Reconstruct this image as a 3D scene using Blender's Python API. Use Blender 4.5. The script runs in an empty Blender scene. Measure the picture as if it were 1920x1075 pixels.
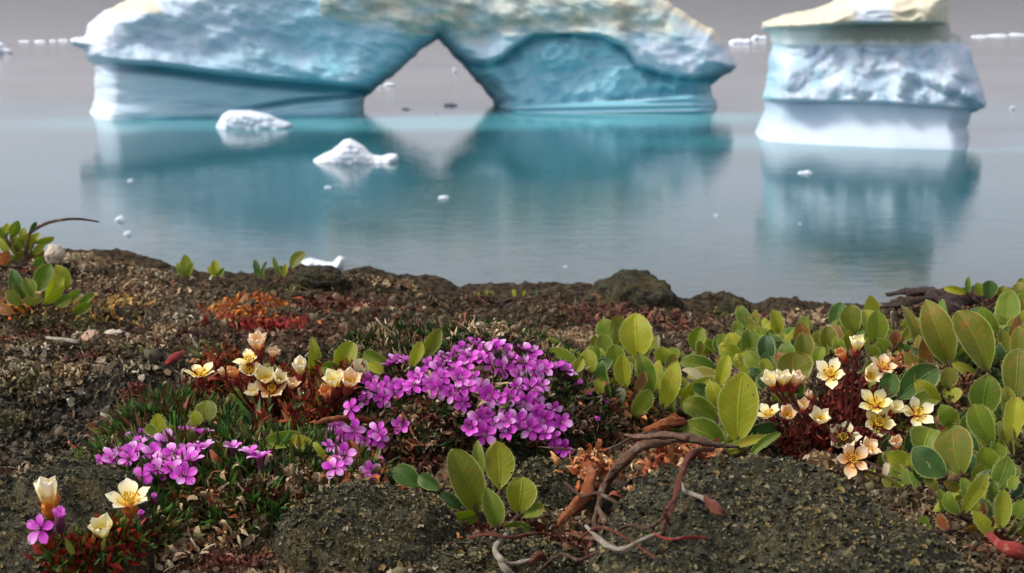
import bpy, math
import numpy as np
from mathutils import Vector, Matrix

S = bpy.context.scene
RND = np.random.RandomState(7)

# ------------------------------------------------------------------ camera
CZ = 8.0                                   # eye height above the fjord
FPX = 2637.0                               # focal length in photo pixels (1920 wide)
PITCH = math.atan((537.5 + 40.0) / FPX)
cam_d = bpy.data.cameras.new('camera')
cam = bpy.data.objects.new('camera', cam_d)
S.collection.objects.link(cam)
cam.location = (0, 0, CZ)
cam.rotation_euler = (math.pi / 2 - PITCH, 0, 0)
cam_d.sensor_width = 36.0
cam_d.lens = 36.0 * FPX / 1920.0
cam_d.clip_start = 0.02
cam_d.clip_end = 6000
cam_d.dof.use_dof = True
cam_d.dof.focus_distance = 0.53
cam_d.dof.aperture_fstop = 36.0
S.camera = cam

# ------------------------------------------------------------------ light
SUN_EL, SUN_AZ = math.radians(50), math.radians(-98)      # azimuth clockwise from +Y
sun_dir = Vector((math.sin(SUN_AZ) * math.cos(SUN_EL), math.cos(SUN_AZ) * math.cos(SUN_EL), math.sin(SUN_EL)))
sl = bpy.data.lights.new('sun', 'SUN'); sl.energy = 1.5; sl.angle = math.radians(14.0); sl.color = (1, .91, .78)
so = bpy.data.objects.new('sun', sl); S.collection.objects.link(so)
so.rotation_euler = sun_dir.to_track_quat('Z', 'Y').to_euler()
W = bpy.data.worlds.new('World'); S.world = W; W.use_nodes = True
wt = W.node_tree; wt.nodes.clear()
sky = wt.nodes.new('ShaderNodeTexSky'); sky.sky_type = 'NISHITA'; sky.sun_disc = False
sky.sun_elevation = SUN_EL; sky.sun_rotation = SUN_AZ; sky.dust_density = 3.0; sky.air_density = 1.0
hs = wt.nodes.new('ShaderNodeHueSaturation'); hs.inputs['Saturation'].default_value = 0.10
tint = wt.nodes.new('ShaderNodeMix'); tint.data_type = 'RGBA'; tint.blend_type = 'MULTIPLY'
tint.inputs[0].default_value = 1.0; tint.inputs[7].default_value = (1.0, .972, 1.075, 1)
bg = wt.nodes.new('ShaderNodeBackground'); bg.inputs[1].default_value = 0.120
wo = wt.nodes.new('ShaderNodeOutputWorld')
wt.links.new(sky.outputs[0], hs.inputs['Color']); wt.links.new(hs.outputs[0], tint.inputs[6])
wt.links.new(tint.outputs[2], bg.inputs[0]); wt.links.new(bg.outputs[0], wo.inputs[0])
S.view_settings.view_transform = 'Standard'; S.view_settings.look = 'None'
S.view_settings.exposure = 0.92; S.view_settings.gamma = 1.0
S.view_settings.use_curve_mapping = False

# ------------------------------------------------------------------ geometry of the view
SP, CP = math.sin(PITCH), math.cos(PITCH)
def rays(u, v):
    u = np.asarray(u, float); v = np.asarray(v, float)
    a = (u - 960) / FPX; b = (537.5 - v) / FPX
    return a, CP + b * SP, -SP + b * CP
def P(u, v, Y):
    dx, dy, dz = rays(u, v); t = np.asarray(Y, float) / dy
    return np.stack([dx * t, dy * t, dz * t + CZ], -1)
def PZ(u, v, z):
    dx, dy, dz = rays(u, v); t = (z - CZ) / dz
    return np.stack([dx * t, dy * t, dz * t + CZ], -1)

# ------------------------------------------------------------------ noise
_perm = np.random.RandomState(3).permutation(256); _perm = np.concatenate([_perm, _perm, _perm])
_grad = np.random.RandomState(4).normal(size=(256, 3)); _grad /= np.linalg.norm(_grad, axis=1)[:, None]
def perlin(x, y, z=0.0):
    x, y, z = np.broadcast_arrays(np.asarray(x, float), np.asarray(y, float), np.asarray(z, float))
    xi = np.floor(x).astype(int); yi = np.floor(y).astype(int); zi = np.floor(z).astype(int)
    xf, yf, zf = x - xi, y - yi, z - zi
    fx, fy, fz = [t * t * t * (t * (t * 6 - 15) + 10) for t in (xf, yf, zf)]
    def g(i, j, k):
        h = _perm[_perm[_perm[(xi + i) & 255] + ((yi + j) & 255)] + ((zi + k) & 255)]
        v = _grad[h]
        return v[..., 0] * (xf - i) + v[..., 1] * (yf - j) + v[..., 2] * (zf - k)
    def L(a, b, t): return a + (b - a) * t
    return 1.6 * L(L(L(g(0,0,0), g(1,0,0), fx), L(g(0,1,0), g(1,1,0), fx), fy),
                   L(L(g(0,0,1), g(1,0,1), fx), L(g(0,1,1), g(1,1,1), fx), fy), fz)
def fbm(x, y, z=0.0, o=4, rough=.5):
    s = 0; a = 1
    for i in range(o):
        s = s + a * perlin(np.asarray(x) * 2**i + 13.7 * i, np.asarray(y) * 2**i + 5.1 * i, np.asarray(z) * 2**i + 3.3 * i); a *= rough
    return s
def ss(a, b, x):
    t = np.clip((x - a) / (b - a), 0, 1); return t * t * (3 - 2 * t)

# ------------------------------------------------------------------ scene helpers
def tag(o, label=None, cat=None, group=None, kind=None):
    if label: o['label'] = label
    if cat: o['category'] = cat
    if group: o['group'] = group
    if kind: o['kind'] = kind
    return o
def empty(name, loc, label, cat, group=None):
    o = bpy.data.objects.new(name, None); S.collection.objects.link(o); o.location = loc
    o.empty_display_size = .01
    return tag(o, label, cat, group)
def link(name, me, parent=None, loc=(0, 0, 0)):
    o = bpy.data.objects.new(name, me); S.collection.objects.link(o)
    o.location = loc
    if parent: o.parent = parent
    return o
def mesh(name, verts, faces, mats, smooth=True, col=None, pp=None, mi=None):
    """faces: list of arrays (each n x k) or a single array / list"""
    me = bpy.data.meshes.new(name)
    verts = np.asarray(verts, np.float32)
    if isinstance(faces, np.ndarray): faces = [faces]
    lv = np.concatenate([np.asarray(f).ravel() for f in faces]).astype(np.int32)
    tot = np.concatenate([np.full(len(f), np.asarray(f).shape[1]) for f in faces]).astype(np.int32)
    st = np.concatenate([[0], np.cumsum(tot)[:-1]]).astype(np.int32)
    me.vertices.add(len(verts)); me.vertices.foreach_set('co', verts.ravel())
    me.loops.add(len(lv)); me.loops.foreach_set('vertex_index', lv)
    me.polygons.add(len(tot)); me.polygons.foreach_set('loop_start', st)
    try: me.polygons.foreach_set('loop_total', tot)
    except Exception: pass
    me.polygons.foreach_set('use_smooth', np.full(len(tot), bool(smooth)))
    if mi is not None: me.polygons.foreach_set('material_index', np.asarray(mi, np.int32))
    if col is not None:
        a = me.color_attributes.new('Col', 'FLOAT_COLOR', 'POINT')
        c = np.ones((len(verts), 4), np.float32); c[:, :3] = col; a.data.foreach_set('color', c.ravel())
    if pp is not None:
        a = me.attributes.new('pp', 'FLOAT_VECTOR', 'POINT'); a.data.foreach_set('vector', np.asarray(pp, np.float32).ravel())
    if not isinstance(mats, (list, tuple)): mats = [mats]
    for m in mats: me.materials.append(m)
    me.update(calc_edges=True); me.validate()
    return me
def merge(parts):
    """parts: list of (verts, [faces], col or pp) -> concatenated"""
    V = []; F = {}; C = []; n = 0
    for v, fs, c in parts:
        V.append(v); C.append(c)
        for f in fs: F.setdefault(f.shape[1], []).append(f + n)
        n += len(v)
    return np.concatenate(V), [np.concatenate(x) for x in F.values()], np.concatenate(C)

# ------------------------------------------------------------------ node helper
class N:
    def __init__(s, name):
        s.m = bpy.data.materials.new(name); s.m.use_nodes = True; s.t = s.m.node_tree; s.t.nodes.clear()
        s.out = s.n('OutputMaterial')
    def n(s, kind, **k):
        o = s.t.nodes.new('ShaderNode' + kind)
        for a, b in k.items(): setattr(o, a, b)
        return o
    def l(s, a, b): s.t.links.new(a, b)
    def set(s, inp, v):
        if hasattr(v, 'links') or isinstance(v, bpy.types.NodeSocket): s.l(v, inp)
        else: inp.default_value = v
    def noise(s, scale, detail=4, rough=.6, vec=None, dist=0):
        o = s.n('TexNoise'); o.inputs['Scale'].default_value = scale; o.inputs['Detail'].default_value = detail
        o.inputs['Roughness'].default_value = rough; o.inputs['Distortion'].default_value = dist
        if vec is not None: s.l(vec, o.inputs['Vector'])
        return o.outputs['Fac']
    def math(s, op, a, b=0.0, clamp=False):
        o = s.n('Math', operation=op, use_clamp=clamp); s.set(o.inputs[0], a); s.set(o.inputs[1], b); return o.outputs[0]
    def rng(s, v, a, b, c=0., d=1.):
        o = s.n('MapRange', interpolation_type='SMOOTHSTEP'); s.set(o.inputs[0], v)
        for i, x in enumerate((a, b, c, d)): o.inputs[i + 1].default_value = x
        return o.outputs[0]
    def mix(s, f, a, b, mode='MIX'):
        o = s.n('Mix', data_type='RGBA', blend_type=mode); s.set(o.inputs[0], f)
        s.set(o.inputs[6], (*a, 1) if isinstance(a, tuple) else a); s.set(o.inputs[7], (*b, 1) if isinstance(b, tuple) else b)
        return o.outputs[2]
    def attr(s, name): return s.n('Attribute', attribute_name=name)
    def pos(s): return s.n('NewGeometry').outputs['Position']
    def bump(s, h, strength, dist):
        o = s.n('Bump'); o.inputs['Strength'].default_value = strength; o.inputs['Distance'].default_value = dist
        s.l(h, o.inputs['Height']); return o.outputs[0]
    def bsdf(s, color, rough=.6, normal=None, spec=.5, ior=None, trans=0.0, tcol=None, sheen=0, sss=0):
        p = s.n('BsdfPrincipled'); s.set(p.inputs['Base Color'], (*color, 1) if isinstance(color, tuple) else color)
        s.set(p.inputs['Roughness'], rough); p.inputs['Specular IOR Level'].default_value = spec
        if ior: p.inputs['IOR'].default_value = ior
        if sheen: p.inputs['Sheen Weight'].default_value = sheen
        if sss:
            p.inputs['Subsurface Weight'].default_value = sss
        if normal is not None: s.l(normal, p.inputs['Normal'])
        o = p.outputs[0]
        if trans:
            t = s.n('BsdfTranslucent'); s.set(t.inputs[0], tcol if tcol is not None else color if not isinstance(color, tuple) else (*color, 1))
            mx = s.n('MixShader'); mx.inputs[0].default_value = trans
            s.l(o, mx.inputs[1]); s.l(t.outputs[0], mx.inputs[2]); o = mx.outputs[0]
        s.l(o, s.out.inputs[0]); return s.m

def m_attr(name, rough=.8, scale=900., amt=.35, bump=.4, bdist=.0006, trans=0., spec=.3):
    n = N(name); p = n.pos(); c = n.attr('Col').outputs['Color']
    a = n.noise(scale, 4, .65, p); 
    c2 = n.mix(n.math('MULTIPLY', n.rng(a, .35, .65), amt), c, n.mix(1.0, c, (.35, .33, .3), 'MULTIPLY'))
    return n.bsdf(c2, rough, n.bump(a, bump, bdist), spec, trans=trans)

def m_ground():
    n = N('tundra soil'); p = n.pos(); c = n.attr('Col').outputs['Color']
    a = n.noise(260, 6, .7, p); b = n.noise(1100, 3, .7, p); d = n.noise(60, 5, .6, p)
    dark = n.mix(1.0, c, (.15, .13, .11), 'MULTIPLY'); lite = n.mix(.55, c, (.34, .27, .15))
    c1 = n.mix(n.rng(a, .42, .58), dark, c)
    c1 = n.mix(n.math('MULTIPLY', n.rng(b, .58, .70), .55), c1, lite)
    c1 = n.mix(n.math('MULTIPLY', n.rng(d, .55, .75), .5), c1, dark)
    h = n.math('ADD', n.math('MULTIPLY', a, 1.5), b)
    return n.bsdf(c1, .9, n.bump(h, 1.0, .0025), .2)

def m_rock():
    n = N('lichened gneiss'); p = n.pos()
    a = n.noise(150, 6, .7, p); b = n.noise(1000, 3, .75, p); d = n.noise(45, 4, .6, p); e = n.noise(420, 4, .7, p)
    c = n.mix(n.rng(a, .35, .65), (.016, .016, .010), (.085, .082, .045))
    c = n.mix(n.math('MULTIPLY', n.rng(d, .48, .66), .65), c, (.125, .095, .030))
    c = n.mix(n.math('MULTIPLY', n.rng(b, .54, .64), .75), c, (.24, .21, .13))
    c = n.mix(n.math('MULTIPLY', n.rng(e, .64, .74), .4), c, (.20, .18, .12))
    c = n.mix(n.math('MULTIPLY', n.rng(e, .48, .38), .85), c, (.010, .012, .008))
    h = n.math('ADD', n.math('MULTIPLY', a, 2.), n.math('ADD', n.math('MULTIPLY', b, 1.4), e))
    return n.bsdf(c, .9, n.bump(h, 1.0, .0026), .2)

def m_leaf(name, c1, c2, c3, trans=.3):
    n = N(name); at = n.attr('pp').outputs['Vector']; sp = n.n('SeparateXYZ'); n.l(at, sp.inputs[0])
    s, t, rim = sp.outputs
    r = n.n('ObjectInfo').outputs['Random']; tc = n.n('TexCoord').outputs['Object']
    q = n.noise(130, 3, .5, tc)
    base = n.mix(n.rng(n.math('ADD', n.math('MULTIPLY', q, .8), n.math('MULTIPLY', r, .5)), .3, .9), c1, c2)
    q2 = n.noise(220, 4, .6, tc)
    base = n.mix(n.math('MULTIPLY', n.rng(n.math('ADD', q2, n.math('MULTIPLY', s, .12)), .55, .8), .6), base, c3)
    spot = n.noise(420, 2, .5, tc); base = n.mix(n.math('MULTIPLY', n.rng(spot, .70, .76), .7), base, (.10, .035, .012))
    at_ = n.math('ABSOLUTE', t)
    w = n.math('SINE', n.math('MULTIPLY', n.math('SUBTRACT', s, n.math('MULTIPLY', at_, .22)), 52.))
    vein = n.math('MULTIPLY', n.rng(w, .82, 1.0), .22)
    mid = n.math('MULTIPLY', n.rng(at_, .075, .02), .5)
    lt = n.mix(1.0, base, (1.9, 1.75, 1.3), 'MULTIPLY')
    base = n.mix(n.math('MAXIMUM', vein, mid), base, lt)
    base = n.mix(n.math('MULTIPLY', rim, .65), base, (.46, .50, .18))
    fine = n.noise(1500, 2, .5, tc)
    h = n.math('ADD', n.math('MULTIPLY', vein, -1.5), n.math('ADD', n.math('MULTIPLY', mid, -2.), n.math('MULTIPLY', fine, .4)))
    return n.bsdf(base, .5, n.bump(h, .5, .0005), .25, trans=trans, tcol=n.mix(1., base, (1.2, 1.5, .35), 'MULTIPLY'), sheen=.15)

def m_petal(name, stops, trans=.35, var=.45, streak=(.5, .5, .5), satt=.0):
    n = N(name); at = n.attr('pp').outputs['Vector']; sp = n.n('SeparateXYZ'); n.l(at, sp.inputs[0])
    s, t, rim = sp.outputs
    cr = n.n('ValToRGB'); el = cr.color_ramp.elements
    for i, (x, c) in enumerate(stops):
        e = el[i] if i < 2 else el.new(x)
        e.position = x; e.color = (*c, 1)
    n.l(s, cr.inputs[0]); c = cr.outputs[0]
    r = n.n('ObjectInfo').outputs['Random']
    w = n.math('SINE', n.math('MULTIPLY', t, 15.))
    c = n.mix(n.math('MULTIPLY', n.rng(w, .5, 1.), .22), c, n.mix(1., c, streak, 'MULTIPLY'))
    c = n.mix(n.math('MULTIPLY', r, var), c, n.mix(1., c, (.72, .62, .72), 'MULTIPLY'))
    return n.bsdf(c, .55, None, .25, trans=trans, sheen=.1)

def m_bark(name, a, b, scale=250, cw=None):
    n = N(name); p = n.pos(); at = n.attr('pp').outputs['Vector']
    mp = n.n('Mapping'); mp.inputs['Scale'].default_value = (1, 1, .12); n.l(at, mp.inputs[0])
    q = n.noise(9, 5, .7, mp.outputs[0]); q2 = n.noise(scale, 4, .6, p)
    c = n.mix(n.rng(q, .35, .65), a, b)
    c = n.mix(n.math('MULTIPLY', n.rng(q2, .5, .7), .7), c, cw or (.32, .27, .2))
    return n.bsdf(c, .75, n.bump(n.math('ADD', q, q2), .9, .0012), .3)

def m_ice():
    n = N('glacier ice'); p = n.pos(); c = n.attr('Col').outputs['Color']
    a = n.noise(.6, 6, .6, p); b = n.noise(3, 5, .6, p)
    c = n.mix(n.math('MULTIPLY', n.rng(a, .4, .62), .2), c, n.mix(1., c, (.62, .82, .88), 'MULTIPLY'))
    sm = n.attr('pp').outputs['Vector']; sp = n.n('SeparateXYZ'); n.l(sm, sp.inputs[0])
    vo = n.n('TexVoronoi', feature='F1'); vo.inputs['Scale'].default_value = .85; vo.inputs['Randomness'].default_value = 1.
    wp = n.n('TexNoise'); wp.inputs['Scale'].default_value = .5; wp.inputs['Detail'].default_value = 4; n.l(p, wp.inputs['Vector'])
    va = n.n('VectorMath', operation='MULTIPLY_ADD'); n.l(wp.outputs['Color'], va.inputs[0]); va.inputs[1].default_value = (2.2, 2.2, 2.2); n.l(p, va.inputs[2]); n.l(va.outputs[0], vo.inputs['Vector'])
    h = n.math('MULTIPLY', n.math('ADD', n.math('ADD', n.math('MULTIPLY', a, .8), n.math('MULTIPLY', b, .35)), n.math('MULTIPLY', vo.outputs['Distance'], .28)), sp.outputs[0])
    return n.bsdf(c, .5, n.bump(h, .28, .18), .2)

def m_water():
    n = N('fjord water'); p = n.pos()
    sx = n.n('SeparateXYZ'); n.l(p, sx.inputs[0])
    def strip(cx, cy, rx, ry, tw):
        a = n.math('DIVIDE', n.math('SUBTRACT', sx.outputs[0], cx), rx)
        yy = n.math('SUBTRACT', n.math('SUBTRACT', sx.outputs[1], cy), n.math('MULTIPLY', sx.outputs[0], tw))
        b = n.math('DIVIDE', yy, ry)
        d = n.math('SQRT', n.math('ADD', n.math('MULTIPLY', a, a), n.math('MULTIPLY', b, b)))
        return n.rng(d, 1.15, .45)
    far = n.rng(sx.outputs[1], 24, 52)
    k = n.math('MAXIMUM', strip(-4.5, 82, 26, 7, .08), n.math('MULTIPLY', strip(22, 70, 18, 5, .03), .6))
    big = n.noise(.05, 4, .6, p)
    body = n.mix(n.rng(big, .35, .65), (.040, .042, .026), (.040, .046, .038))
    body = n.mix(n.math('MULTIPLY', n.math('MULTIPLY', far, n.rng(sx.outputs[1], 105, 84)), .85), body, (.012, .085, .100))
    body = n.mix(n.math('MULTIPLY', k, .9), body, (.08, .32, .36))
    mp = n.n('Mapping'); mp.inputs['Scale'].default_value = (.55, 1.3, 1); n.l(p, mp.inputs[0])
    w1 = n.noise(1.6, 3, .5, mp.outputs[0], .4); w2 = n.noise(7, 2, .5, mp.outputs[0])
    patch = n.rng(n.noise(.07, 3, .5, p), .38, .62, .35, 1.)
    w3 = n.noise(2.6, 4, .6, mp.outputs[0], .8); nr = n.rng(sx.outputs[1], 70, 32)
    h = n.math('MULTIPLY', n.math('ADD', n.math('ADD', w1, n.math('MULTIPLY', w2, .22)), n.math('MULTIPLY', w3, n.math('MULTIPLY', nr, .55))), patch)
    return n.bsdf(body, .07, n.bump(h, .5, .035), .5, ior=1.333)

MG, MR, MI, MW = m_ground(), m_rock(), m_ice(), m_water()
M_LITTER = m_attr('dry litter', .8, 1200, .5, .5, .0006, trans=.1)
M_BLADE = m_attr('cushion leaves', .6, 1500, .25, .2, .0003, trans=.2)
M_GRAIN = m_attr('lichen grains', .85, 1500, .4, .4, .0004)
LEAF = {
 'y': m_leaf('leaf yellow green', (.17, .20, .005), (.26, .27, .008), (.27, .17, .02)),
 'g': m_leaf('leaf green', (.070, .125, .005), (.14, .19, .008), (.19, .15, .02)),
 'o': m_leaf('leaf olive', (.095, .12, .006), (.16, .15, .010), (.25, .11, .02)),
 'd': m_leaf('leaf dark green', (.020, .060, .012), (.05, .11, .014), (.06, .07, .02), .2),
 'b': m_leaf('leaf blue green', (.035, .12, .010), (.08, .17, .012), (.12, .15, .02)),
 'r': m_leaf('leaf reddish', (.20, .10, .02), (.25, .07, .02), (.15, .04, .02)),
 'w': m_leaf('leaf pale dry', (.38, .36, .22), (.5, .42, .28), (.3, .2, .1)),
}
M_CAMP = [m_petal('campion petal', [(0, (.48, .02, .38)), (.4, (.76, .08, .66)), (1, (.88, .28, .82))]),
          m_petal('campion petal deep', [(0, (.34, .015, .27)), (.4, (.60, .04, .52)), (1, (.74, .13, .68))]),
          m_petal('campion petal pale', [(0, (.55, .06, .42)), (.4, (.86, .26, .78)), (1, (.95, .62, .93))])]
M_CAL = m_petal('campion calyx', [(0, (.05, .01, .02)), (1, (.16, .02, .07))], .1)
M_STAM = m_petal('stamen', [(0, (.5, .2, .45)), (1, (.8, .6, .7))], .1)
M_SAX = [m_petal('saxifrage petal', [(0, (.92, .58, .05)), (.26, (.92, .70, .18)), (.55, (.94, .86, .48)), (1, (.95, .90, .70))], .3, .15, (.97, .92, .8)),
         m_petal('saxifrage petal peach', [(0, (.88, .34, .04)), (.33, (.88, .48, .15)), (.7, (.90, .68, .40)), (1, (.92, .80, .60))], .3, .2, (.97, .85, .75)),
         m_petal('saxifrage petal yellow', [(0, (.92, .58, .03)), (.26, (.92, .68, .08)), (.6, (.94, .88, .40)), (1, (.95, .92, .66))], .3, .15, (.97, .92, .8)),
         m_petal('saxifrage petal withered', [(0, (.60, .08, .02)), (.5, (.72, .25, .05)), (1, (.80, .50, .22))], .25, .3, (.8, .5, .4))]
M_SCAL = m_petal('saxifrage calyx', [(0, (.16, .01, .01)), (1, (.30, .03, .01))], .1)
M_SCALO = m_petal('saxifrage orange calyx', [(0, (.35, .08, .01)), (1, (.75, .25, .01))], .2)
M_ANTH = m_petal('saxifrage centre', [(0, (.80, .60, .05)), (1, (.90, .62, .03))], .1)
M_STEM = m_bark('red stem', (.13, .012, .012), (.20, .03, .015), 400, (.25, .08, .05))
M_STEMO = m_bark('orange stem', (.30, .07, .01), (.42, .14, .02), 400, (.5, .2, .05))
M_TWIG = m_bark('grey brown bark', (.05, .028, .018), (.16, .07, .035))
M_ROOT = m_bark('red brown bark', (.09, .02, .012), (.24, .075, .03), 300, (.30, .18, .12))
M_ROOTG = m_bark('weathered root', (.07, .045, .03), (.26, .13, .07), 300, (.42, .36, .28))
M_WHITE = m_bark('bleached root', (.32, .26, .18), (.50, .44, .34), 300, (.6, .55, .45))
M_DARKW = m_bark('dark driftwood', (.02, .013, .012), (.06, .035, .025), 200, (.10, .07, .06))
M_RUST = m_bark('rust bark', (.22, .05, .015), (.40, .12, .03), 300, (.5, .25, .12))
M_REDL = m_bark('red bract', (.28, .02, .02), (.42, .06, .04), 300, (.55, .35, .2))

# ------------------------------------------------------------------ terrain
YR = 1.0
sky_u = np.array([-400, 0, 130, 200, 330, 450, 560, 640, 700, 850, 1000, 1100, 1280, 1420, 1560, 1660, 1800, 1920, 2300])
sky_v = np.array([478, 498, 486, 502, 526, 530, 527, 526, 531, 553, 558, 560, 574, 590, 592, 586, 572, 560, 540])
_p = P(sky_u, sky_v, YR); rx_, rz_ = _p[:, 0], _p[:, 2]
ZG = CZ - .192
def zbase(x, y):
    zr = np.interp(x, rx_, rz_)
    z = ZG + (zr - ZG) * ss(.60, YR, y)
    t = np.maximum(y - YR - .02, 0)
    z = z - .62 * (np.sqrt(t * t + .01) - .1) * (1 + .15 * perlin(x * .4, y * .4, 9.))
    r = np.maximum(np.maximum(np.abs(x) - .6, .2 - y), 0)
    return z + .12 * r * perlin(x * .9, y * .9, 2.) * (r < 12) + (r >= 12) * 1.4 * perlin(x * .9, y * .9, 2.)

def gz(u, v, z=None):
    q = PZ(u, v, ZG if z is None else z); return float(q[0]), float(q[1])
MOUNDS = []
def mound(u, v, a, b, h, rot=0, pw=.5, zc=None, xy=None):
    x, y = xy or gz(u, v, zc); MOUNDS.append((x, y, a, b, h, rot, pw)); return len(MOUNDS) - 1
def mh(i, x, y):
    x0, y0, a, b, h, rot, pw = MOUNDS[i]
    c, s = math.cos(rot), math.sin(rot); dx, dy = x - x0, y - y0
    q = ((dx * c + dy * s) / a) ** 2 + ((-dx * s + dy * c) / b) ** 2
    wob = 1 + .22 * perlin(x * 18 + 7 * i, y * 18, 1.)
    return h * np.maximum(1 - q * wob, 0) ** pw
# polygon rock (the big stone at lower right)
def poly_sd(px, py, poly):
    poly = np.asarray(poly, float); n = len(poly)
    px = np.asarray(px, float); py = np.asarray(py, float)
    d = np.full(px.shape, 1e9); ins = np.zeros(px.shape, bool); nx = np.zeros(px.shape); ny = np.zeros(px.shape)
    for i in range(n):
        a = poly[i]; b = poly[(i + 1) % n]; e = b - a
        t = np.clip(((px - a[0]) * e[0] + (py - a[1]) * e[1]) / (e @ e + 1e-12), 0, 1)
        qx = a[0] + t * e[0]; qy = a[1] + t * e[1]; dd = np.hypot(px - qx, py - qy)
        k = dd < d; d = np.where(k, dd, d); nx = np.where(k, qx, nx); ny = np.where(k, qy, ny)
        c = ((a[1] > py) != (b[1] > py)) & (px < (b[0] - a[0]) * (py - a[1]) / (b[1] - a[1] + 1e-15) + a[0])
        ins ^= c
    return np.where(ins, d, -d), nx, ny
ROCK_TOP = ZG + .034
rock_px = [(1120, 1000), (1140, 915), (1175, 872), (1240, 845), (1320, 838), (1420, 836), (1490, 838), (1560, 865), (1640, 915), (1730, 955), (1800, 985), (1862, 1020), (1900, 1090), (1960, 1500), (900, 1500), (1000, 1130)]
_q = PZ(np.array([p[0] for p in rock_px]), np.array([p[1] for p in rock_px]), ROCK_TOP)
ROCK_XY = _q[:, :2]
def rock_h(x, y):
    sd, _, _ = poly_sd(x, y, ROCK_XY)
    q = np.clip((sd + .006) / .04, 0, 1)
    return (.034 + .006) * np.sqrt(1 - (1 - q) ** 2) - 0.0

m_camp = mound(0, 0, .068, .048, .047, xy=(-.020, .572), pw=.55)
m_camp2 = mound(665, 840, .026, .026, .020)
m_camp3 = mound(1090, 800, .035, .035, .022)
m_c2 = mound(430, 925, .062, .045, .020, rot=-.15)
m_c2b = mound(330, 868, .028, .024, .022)
m_c2c = mound(200, 1000, .030, .03, .012)
M_CUSH = [m_camp, m_camp2, m_camp3]; M_CUSH2 = [m_c2, m_c2b, m_c2c]
m_r2 = mound(700, 1040, .034, .026, .022, rot=.1)
m_r3 = mound(20, 1050, .050, .045, .020)
m_r5 = mound(1050, 940, .022, .018, .018)
m_r6 = mound(930, 1075, .030, .020, .010)
MOUND_SOFT = [mound(1600, 760, .09, .06, .014, pw=1.), mound(560, 800, .06, .03, .012, pw=1.), mound(200, 700, .10, .05, .016, pw=1.),
              mound(1850, 740, .09, .12, .02, pw=1.), mound(60, 600, .10, .06, .012, pw=1.)]
ROCKS = [m_r2, m_r3, m_r5, m_r6]
def H(x, y, rocks=True):
    x = np.asarray(x, float); y = np.asarray(y, float)
    z = zbase(x, y); m = np.zeros_like(z)
    for i in MOUND_SOFT: z = z + mh(i, x, y)
    for i in M_CUSH + M_CUSH2 + (ROCKS if rocks else []): m = np.maximum(m, mh(i, x, y))
    if rocks: m = np.maximum(m, np.where((np.abs(x) < .5) & (y < .6) & (y > 0), rock_h(x, y), 0))
    return z + m
def hit(u, v, lift=0., rocks=True):
    a, b = .30, 1.35
    for n in (110, 12, 10):
        ys = np.linspace(a, b, n)
        p = P(np.full(n, float(u)), np.full(n, float(v)), ys)
        k = np.nonzero(p[:, 2] <= H(p[:, 0], p[:, 1], rocks) + lift)[0]
        if not len(k): return P(u, v, YR)
        i = k[0]; a, b = ys[max(i - 1, 0)], ys[i]
    return p[i]
def gnorm(p, e=.004):
    hx = float(H(p[0] + e, p[1]) - H(p[0] - e, p[1])) / (2 * e); hy = float(H(p[0], p[1] + e) - H(p[0], p[1] - e)) / (2 * e)
    n = np.array([-hx, -hy, 1.]); return n / np.linalg.norm(n)
def fine(x, y):
    """small relief of the ground"""
    f = .0075 * fbm(x * 20, y * 20, 0, 3) - .0045 * np.abs(perlin(x * 38, y * 38, 14)) + .0050 * (1 - np.abs(perlin(x * 75, y * 75, 4))) * perlin(x * 30, y * 30, 7) + .0022 * fbm(x * 160, y * 160, 2., 2)
    return f
def zone_col(x, y):
    """macro colour of the ground by place"""
    base = np.array([.088, .062, .030]); n = len(x)
    c = np.tile(base, (n, 1))
    def zone(u, v, ru, rv, col, k=.8):
        nonlocal c
        x0, y0 = gz(u, v); x1, _ = gz(u + ru, v); _, y1 = gz(u, v - rv)
        q = ((x - x0) / (x1 - x0)) ** 2 + ((y - y0) / (y1 - y0)) ** 2
        w = (ss(1.2, .4, q + .5 * perlin(x * 25, y * 25, u * .01)) * k)[:, None]
        c = c * (1 - w) + np.array(col) * w
    zone(180, 800, 300, 90, (.040, .044, .032), .85)
    zone(700, 600, 600, 40, (.11, .045, .025), .7)
    zone(1150, 600, 320, 40, (.10, .045, .025), .7)
    zone(250, 530, 260, 50, (.16, .12, .07), .8)
    zone(60, 600, 120, 50, (.10, .07, .03), .6)
    zone(1500, 620, 350, 50, (.10, .065, .04), .6)
    zone(800, 860, 130, 60, (.12, .035, .015), .6)
    zone(1180, 830, 120, 50, (.13, .075, .035), .7)
    zone(1200, 1020, 200, 60, (.10, .05, .025), .6)
    zone(450, 1060, 100, 30, (.14, .03, .018), .8)
    zone(560, 780, 160, 60, (.10, .03, .015), .7)
    return c

def lines(a, b, step, lo, hi):
    core = np.arange(a, b, step); out = [b]; s = step
    while out[-1] < hi: s = min(s * 1.25, 60); out.append(out[-1] + s)
    neg = [a]; s = step
    while neg[-1] > lo: s = min(s * 1.25, 60); neg.append(neg[-1] - s)
    return np.array(sorted(set(np.round(np.concatenate([core, out, neg]), 6))))
gx = lines(-.52, .52, .0016, -300, 300); gy = lines(.28, 1.16, .0017, -60, 22)
X, Y = np.meshgrid(gx, gy); xf, yf = X.ravel(), Y.ravel()
near = (np.abs(xf) < .8) & (yf > 0) & (yf < 1.6)
Z = zbase(xf, yf)
Z[near] = H(xf[near], yf[near], False)
cush = np.zeros_like(Z)
for i in M_CUSH + M_CUSH2: cush[near] = np.maximum(cush[near], mh(i, xf[near], yf[near]))
Z -= np.where(cush > 0, np.minimum(cush, .003), 0)
Z = Z + fine(xf, yf) * ss(3, 1.2, np.abs(yf)) + np.where(yf > 1.5, .25 * fbm(xf * .7, yf * .7, 1, 3) * ss(1.5, 3, yf), 0)
Z = np.maximum(Z, -1.5)
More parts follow.
